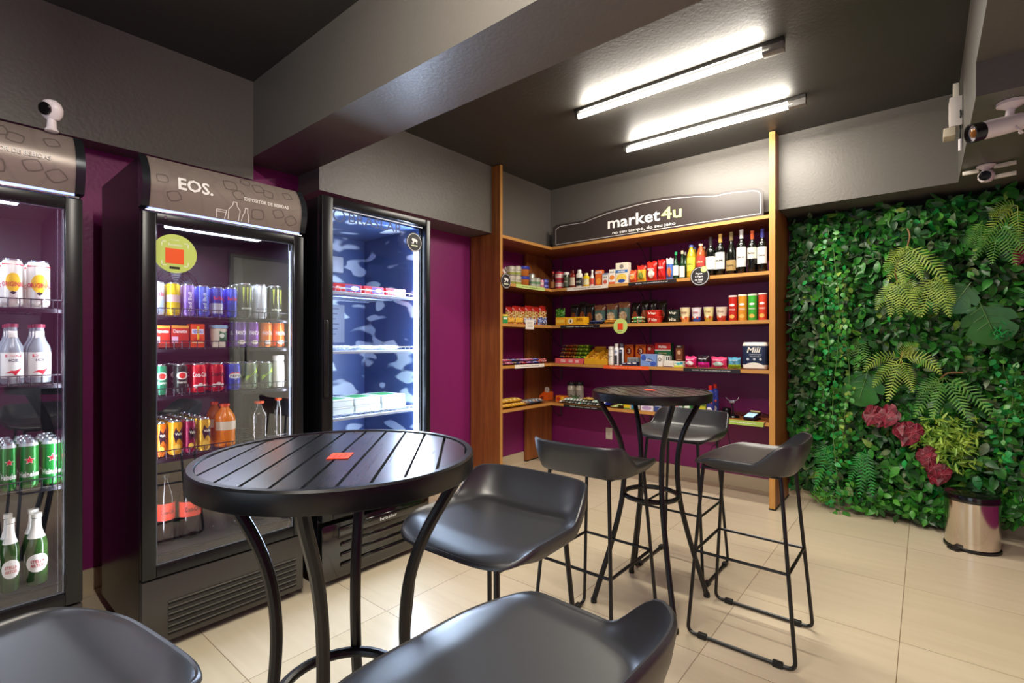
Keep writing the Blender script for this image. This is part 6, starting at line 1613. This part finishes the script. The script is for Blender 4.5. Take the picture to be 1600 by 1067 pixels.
# red begonia clusters
m_red = leaf_mat('red_leaf', '#5A1020', '#8E2236', .4, 40); 
def red_cluster(px, py, n, sp, label, Y=4.19):
    c = W(px, py, Y); mb = MB(); ve = MB(); rg = random.Random(px)
    for k in range(n):
        a = 2 * math.pi * k / n + rg.uniform(-.3, .3); rr = sp * rg.uniform(.1, .8)
        P = Vector((rr * math.cos(a), rg.uniform(-.01, .02), rr * math.sin(a)))
        M_ = Matrix.Translation(P) @ Euler((rg.uniform(-.5, .3), rg.uniform(-.7, .7), rg.uniform(-.5, .5))).to_matrix().to_4x4()
        s = rg.uniform(.055, .07); pts = [(0, -1.15), (.28, -.72), (.55, -.42), (.70, -.10), (.66, .22), (.52, .50), (.26, .66), (0, .50), (-.26, .66), (-.52, .50), (-.66, .22), (-.70, -.10), (-.55, -.42), (-.28, -.72)]
        V = [(0, -.008, 0)] + [(x * s, .006 * (1 if i % 2 else 0), z * s) for i, (x, z) in enumerate(pts)]
        mb.add(V, [(0, i + 1, (i + 1) % len(pts) + 1) for i in range(len(pts))], 0, M_)
        for i in (0, 2, 4, 6, 8, 10, 12): 
            x, z = pts[i]; ve.tube([M_ @ Vector((0, -.0095, 0)), M_ @ Vector((x * s * .5, -.006, z * s * .5)), M_ @ Vector((x * s * .9, -.003, z * s * .9))], .0007, 3)
    o = mb.build('begonia_cluster', m_red, None, c, smooth=40); tag(o, label, 'red leaves', 'red veined leaf clusters')
    ve.build('vein', M('#C07880', .5), o)
red_cluster(1362, 648, 6, .05, 'red veined leaves, upper left end of the red streak')
red_cluster(1388, 650, 5, .05, 'red veined leaves, second cluster from upper left')
red_cluster(1415, 675, 10, .075, 'large red veined cluster at the middle of the streak')
red_cluster(1447, 712, 5, .05, 'red veined leaves, below the largest cluster')
red_cluster(1466, 740, 7, .055, 'red veined leaves, lowest cluster near the bin')
red_cluster(1604, 395, 4, .05, 'dark red leaves at the right edge of the plant wall', 4.24)
# bushy light green tufts
def tuft(px, py, rx, rz_, n, mat, label, Y=4.22, s=(.04, .07), down=.2):
    c = W(px, py, Y); u = rng.normal(0, .45, (n, 2)); u = np.clip(u, -1, 1)
    P = np.stack([u[:, 0] * rx, rng.uniform(-.03, .04, n), u[:, 1] * rz_], 1)
    V = scatter(P, rng.uniform(*s, n), leaf_tmpl(.22, 'narrow'), np.zeros(n, int), frames(n, down=down, spread=1.0, tilt=.6))
    o = MB().add(*V).build('leafy_tuft', mat, None, c, smooth=60); tag(o, label, 'leafy tuft'); return o
m_tuft = leaf_mat('tuft_lime', '#5F8F2A', '#A8C84E', .42)
tuft(1478, 690, .15, .17, 520, m_tuft, 'bushy lime green tuft above the steel bin')
tuft(1287, 775, .06, .045, 160, leaf_mat('tuft_grass', '#2F7A22', '#6FAF3A', .45), 'small grassy tuft low beside the shelf post', 4.28, (.03, .05))
tuft(1562, 520, .05, .05, 70, G[5], 'small emerald sprig below the large split leaf', 4.2, (.03, .05))
tuft(1590, 620, .05, .16, 160, G[2], 'bright green sprig at the right edge of plant wall', 4.24, (.04, .06), .8)
# trailing ivy strands
def ivy(px, py0, py1, label, Y=4.2, n=90, mats=(1, 3, 5, 2), sp=.035):
    a = W(px, py0, Y); b = W(px, py1, Y); H_ = a.z - b.z
    t_ = np.sort(rng.uniform(0, 1, n)); x = .02 * np.sin(t_ * 9 + px); 
    P = np.stack([x + rng.normal(0, sp, n), rng.uniform(-.015, .02, n), -t_ * H_], 1)
    V, F2, m = scatter(P, rng.uniform(.028, .048, n), leaf_tmpl(.72), rng.integers(0, 3, n), frames(n, down=1.0, spread=.8, tilt=.5))
    o = MB().add(V, F2, m).build('ivy_strand', [G[k] for k in mats[:3]], None, a, smooth=60); tag(o, label, 'ivy', 'trailing ivy strands on the plant wall')
    MB().tube([(.02 * math.sin(q / 20 * 9 + px), 0, -q / 20 * H_) for q in range(21)], .0018, 5).build('stem', M('#6A8A4A', .5), o)
ivy(1306, 380, 812, 'long trailing ivy strand, leftmost, reaching near the floor', 4.18, 260, (5, 1, 2), .05)
ivy(1322, 420, 700, 'trailing ivy strand right of the longest one', 4.19, 120, (2, 1, 3), .03)
ivy(1290, 360, 640, 'trailing ivy strand left of the longest one', 4.2, 120, (1, 5, 2), .04)
ivy(1575, 560, 720, 'trailing ivy strand above the bin at the right', 4.19, 90, (5, 5, 2), .04)
# low sprigs hanging over the skirting
for i, (px, py, n, lb) in enumerate(((1345, 790, 40, 'first low leafy sprig above the floor, from the shelf post'), (1378, 782, 60, 'second low leafy sprig above the floor, from the shelf post'), (1425, 795, 110, 'wide low leafy sprig left of the steel bin'), (1455, 800, 90, 'low leafy sprig touching the steel bin'), (1592, 800, 110, 'low leafy sprig right of the steel bin'))):
    c = W(px, py, 4.24); P = np.stack([rng.normal(0, .05, n), rng.uniform(-.04, .05, n), rng.normal(0, .035, n)], 1)
    P[:, 2] = np.maximum(P[:, 2], -c.z + .07)
    V, F2, m = scatter(P, rng.uniform(.05, .075, n), leaf_tmpl(.55), rng.integers(0, 3, n), frames(n, down=.3, spread=.9, tilt=.6))
    V = [(a, b, max(d_, -c.z + .004)) for a, b, d_ in V]
    o = MB().add(V, F2, m).build('leafy_sprig', [G[0], G[1], G[2]], None, c, smooth=60); tag(o, lb, 'leafy sprig')

# ------------------------------------------------------------------ pedal bin
t = tag(empty('pedal_bin', (.215, 4.02, 0), R(-35)), 'round polished steel pedal bin with black lid before the plants', 'bin')
m_steel = M('#D8CFC4', .12, 1.0)
MB().lathe([(.122, .012), (.124, .03), (.124, .285)], 48).build('body', m_steel, t, smooth=50)
MB().lathe([(.126, .001), (.130, .004), (.130, .016), (.125, .020)], 48).build('base', M('#0C0C0C', .35), t, smooth=50)
MB().lathe([(.126, .284), (.130, .288), (.131, .306), (.126, .322), (.108, .331), (.0001, .334)], 48).build('lid', M('#0B0B0C', .15, 0, 0, .7), t, smooth=40)
MB().rbox(-.028, .028, -.165, -.122, .006, .020, .004).build('pedal', M('#101010', .4), t)
MB().rbox(-.02, .02, .118, .140, .26, .315, .004).build('hinge', M('#101010', .4), t)

# ------------------------------------------------------------------ devices on the beams
def dome_cam(t, s, wh):
    pass
wh = M('#E2D6D8', .35)
t = tag(empty('security_camera', (.270, 2.86, 2.204), R(-62)), 'large white bullet camera under the beam at the right edge', 'camera')
MB().lathe([(.045, -.001), (.045, -.014), (.030, -.022), (.018, -.03)], 26).build('mount', wh, t)
MB().tube([(0, 0, -.025), (0, -.005, -.06), (0, -.02, -.085)], .014, 12).build('arm', wh, t)
xf = Matrix.Translation((0, -.02, -.095)) @ Matrix.Rotation(R(90 + 12), 4, 'X')
MB().lathe([(.026, -.06), (.034, -.055), (.036, .02), (.036, .09), (.034, .11)], 30, xf=xf).build('body', wh, t)
l = MB().lathe([(.037, .085), (.039, .125), (.034, .125), (.032, .10), (.0001, .10)], 30, xf=xf).build('hood', M('#15161A', .25), t)
MB().lathe([(.018, .10), (.018, .116), (.008, .120), (.0001, .120)], 20, xf=xf).build('lens', M('#8A5A2A', .1, .3), l)
MB().tube(smooth_path([Vector(p) for p in ((.02, -.0, -.10), (.035, .0, -.125), (.03, .02, -.14), (.0, .03, -.13), (.0, .03, -.11))], 4), .004, 8).build('cable', wh, t)
X_, d_ = on_y(1545, 3.86)
t = tag(empty('security_camera', (.262, 3.80, 2.204), R(-15)), 'small white round camera with side arms under the beam', 'camera')
MB().lathe([(.042, -.001), (.042, -.008), (.026, -.018), (.012, -.03)], 26).build('mount', wh, t)
MB().lathe([(.0001, -.036), (.022, -.030), (.036, -.010), (.036, .012), (.022, .030), (.0001, .034)], 26, xf=Matrix.Translation((0, 0, -.062))).build('head', wh, t)
MB().lathe([(.026, .022), (.026, .036), (.010, .038), (.0001, .038)], 24, xf=Matrix.Translation((0, 0, -.064)) @ Matrix.Rotation(R(90), 4, 'X')).build('lens', M('#0B0B10', .12), t)
for sg, zz in ((1, -.018), (1, -.075), (-1, -.022)):
    MB().rbox(.03 * sg if sg > 0 else -.10, .12 if sg > 0 else -.03, -.008, .008, zz - .011, zz + .011, .003).build('antenna', M('#D8CFC0', .4), t)
# router on the left cheek of the right-hand beam
t = tag(empty('wall_router', (.157, 3.62, 2.46), R(-90)), 'white wireless router mounted on the side of the right beam', 'router')
MB().rbox(-.045, .045, -.055, -.002, -.075, .085, .006).build('body', M('#E4DAD4', .35), t)
MB().rbox(-.028, .028, -.058, -.054, -.045, .065, .002).build('face_plate', M('#C9C0BC', .4), t)
MB().rbox(-.02, .02, -.040, -.015, .085, .165, .003).build('antenna', M('#E9E0D0', .4), t)
MB().rbox(-.05, .05, -.080, -.030, -.125, -.078, .004).build('bracket', M('#D9CBB4', .4), t)
MB().tube(smooth_path([Vector(p) for p in ((.03, -.012, .03), (.05, -.01, -.02), (.03, -.012, -.06), (.05, -.012, -.10), (.04, -.012, -.15))], 5), .004, 7).build('cable', M('#1A1A1A', .5), t)
MB().tube([(.04, -.012, -.15), (.036, -.012, -.21)], .008, 8).build('plug', M('#F0E8EC', .4), t)
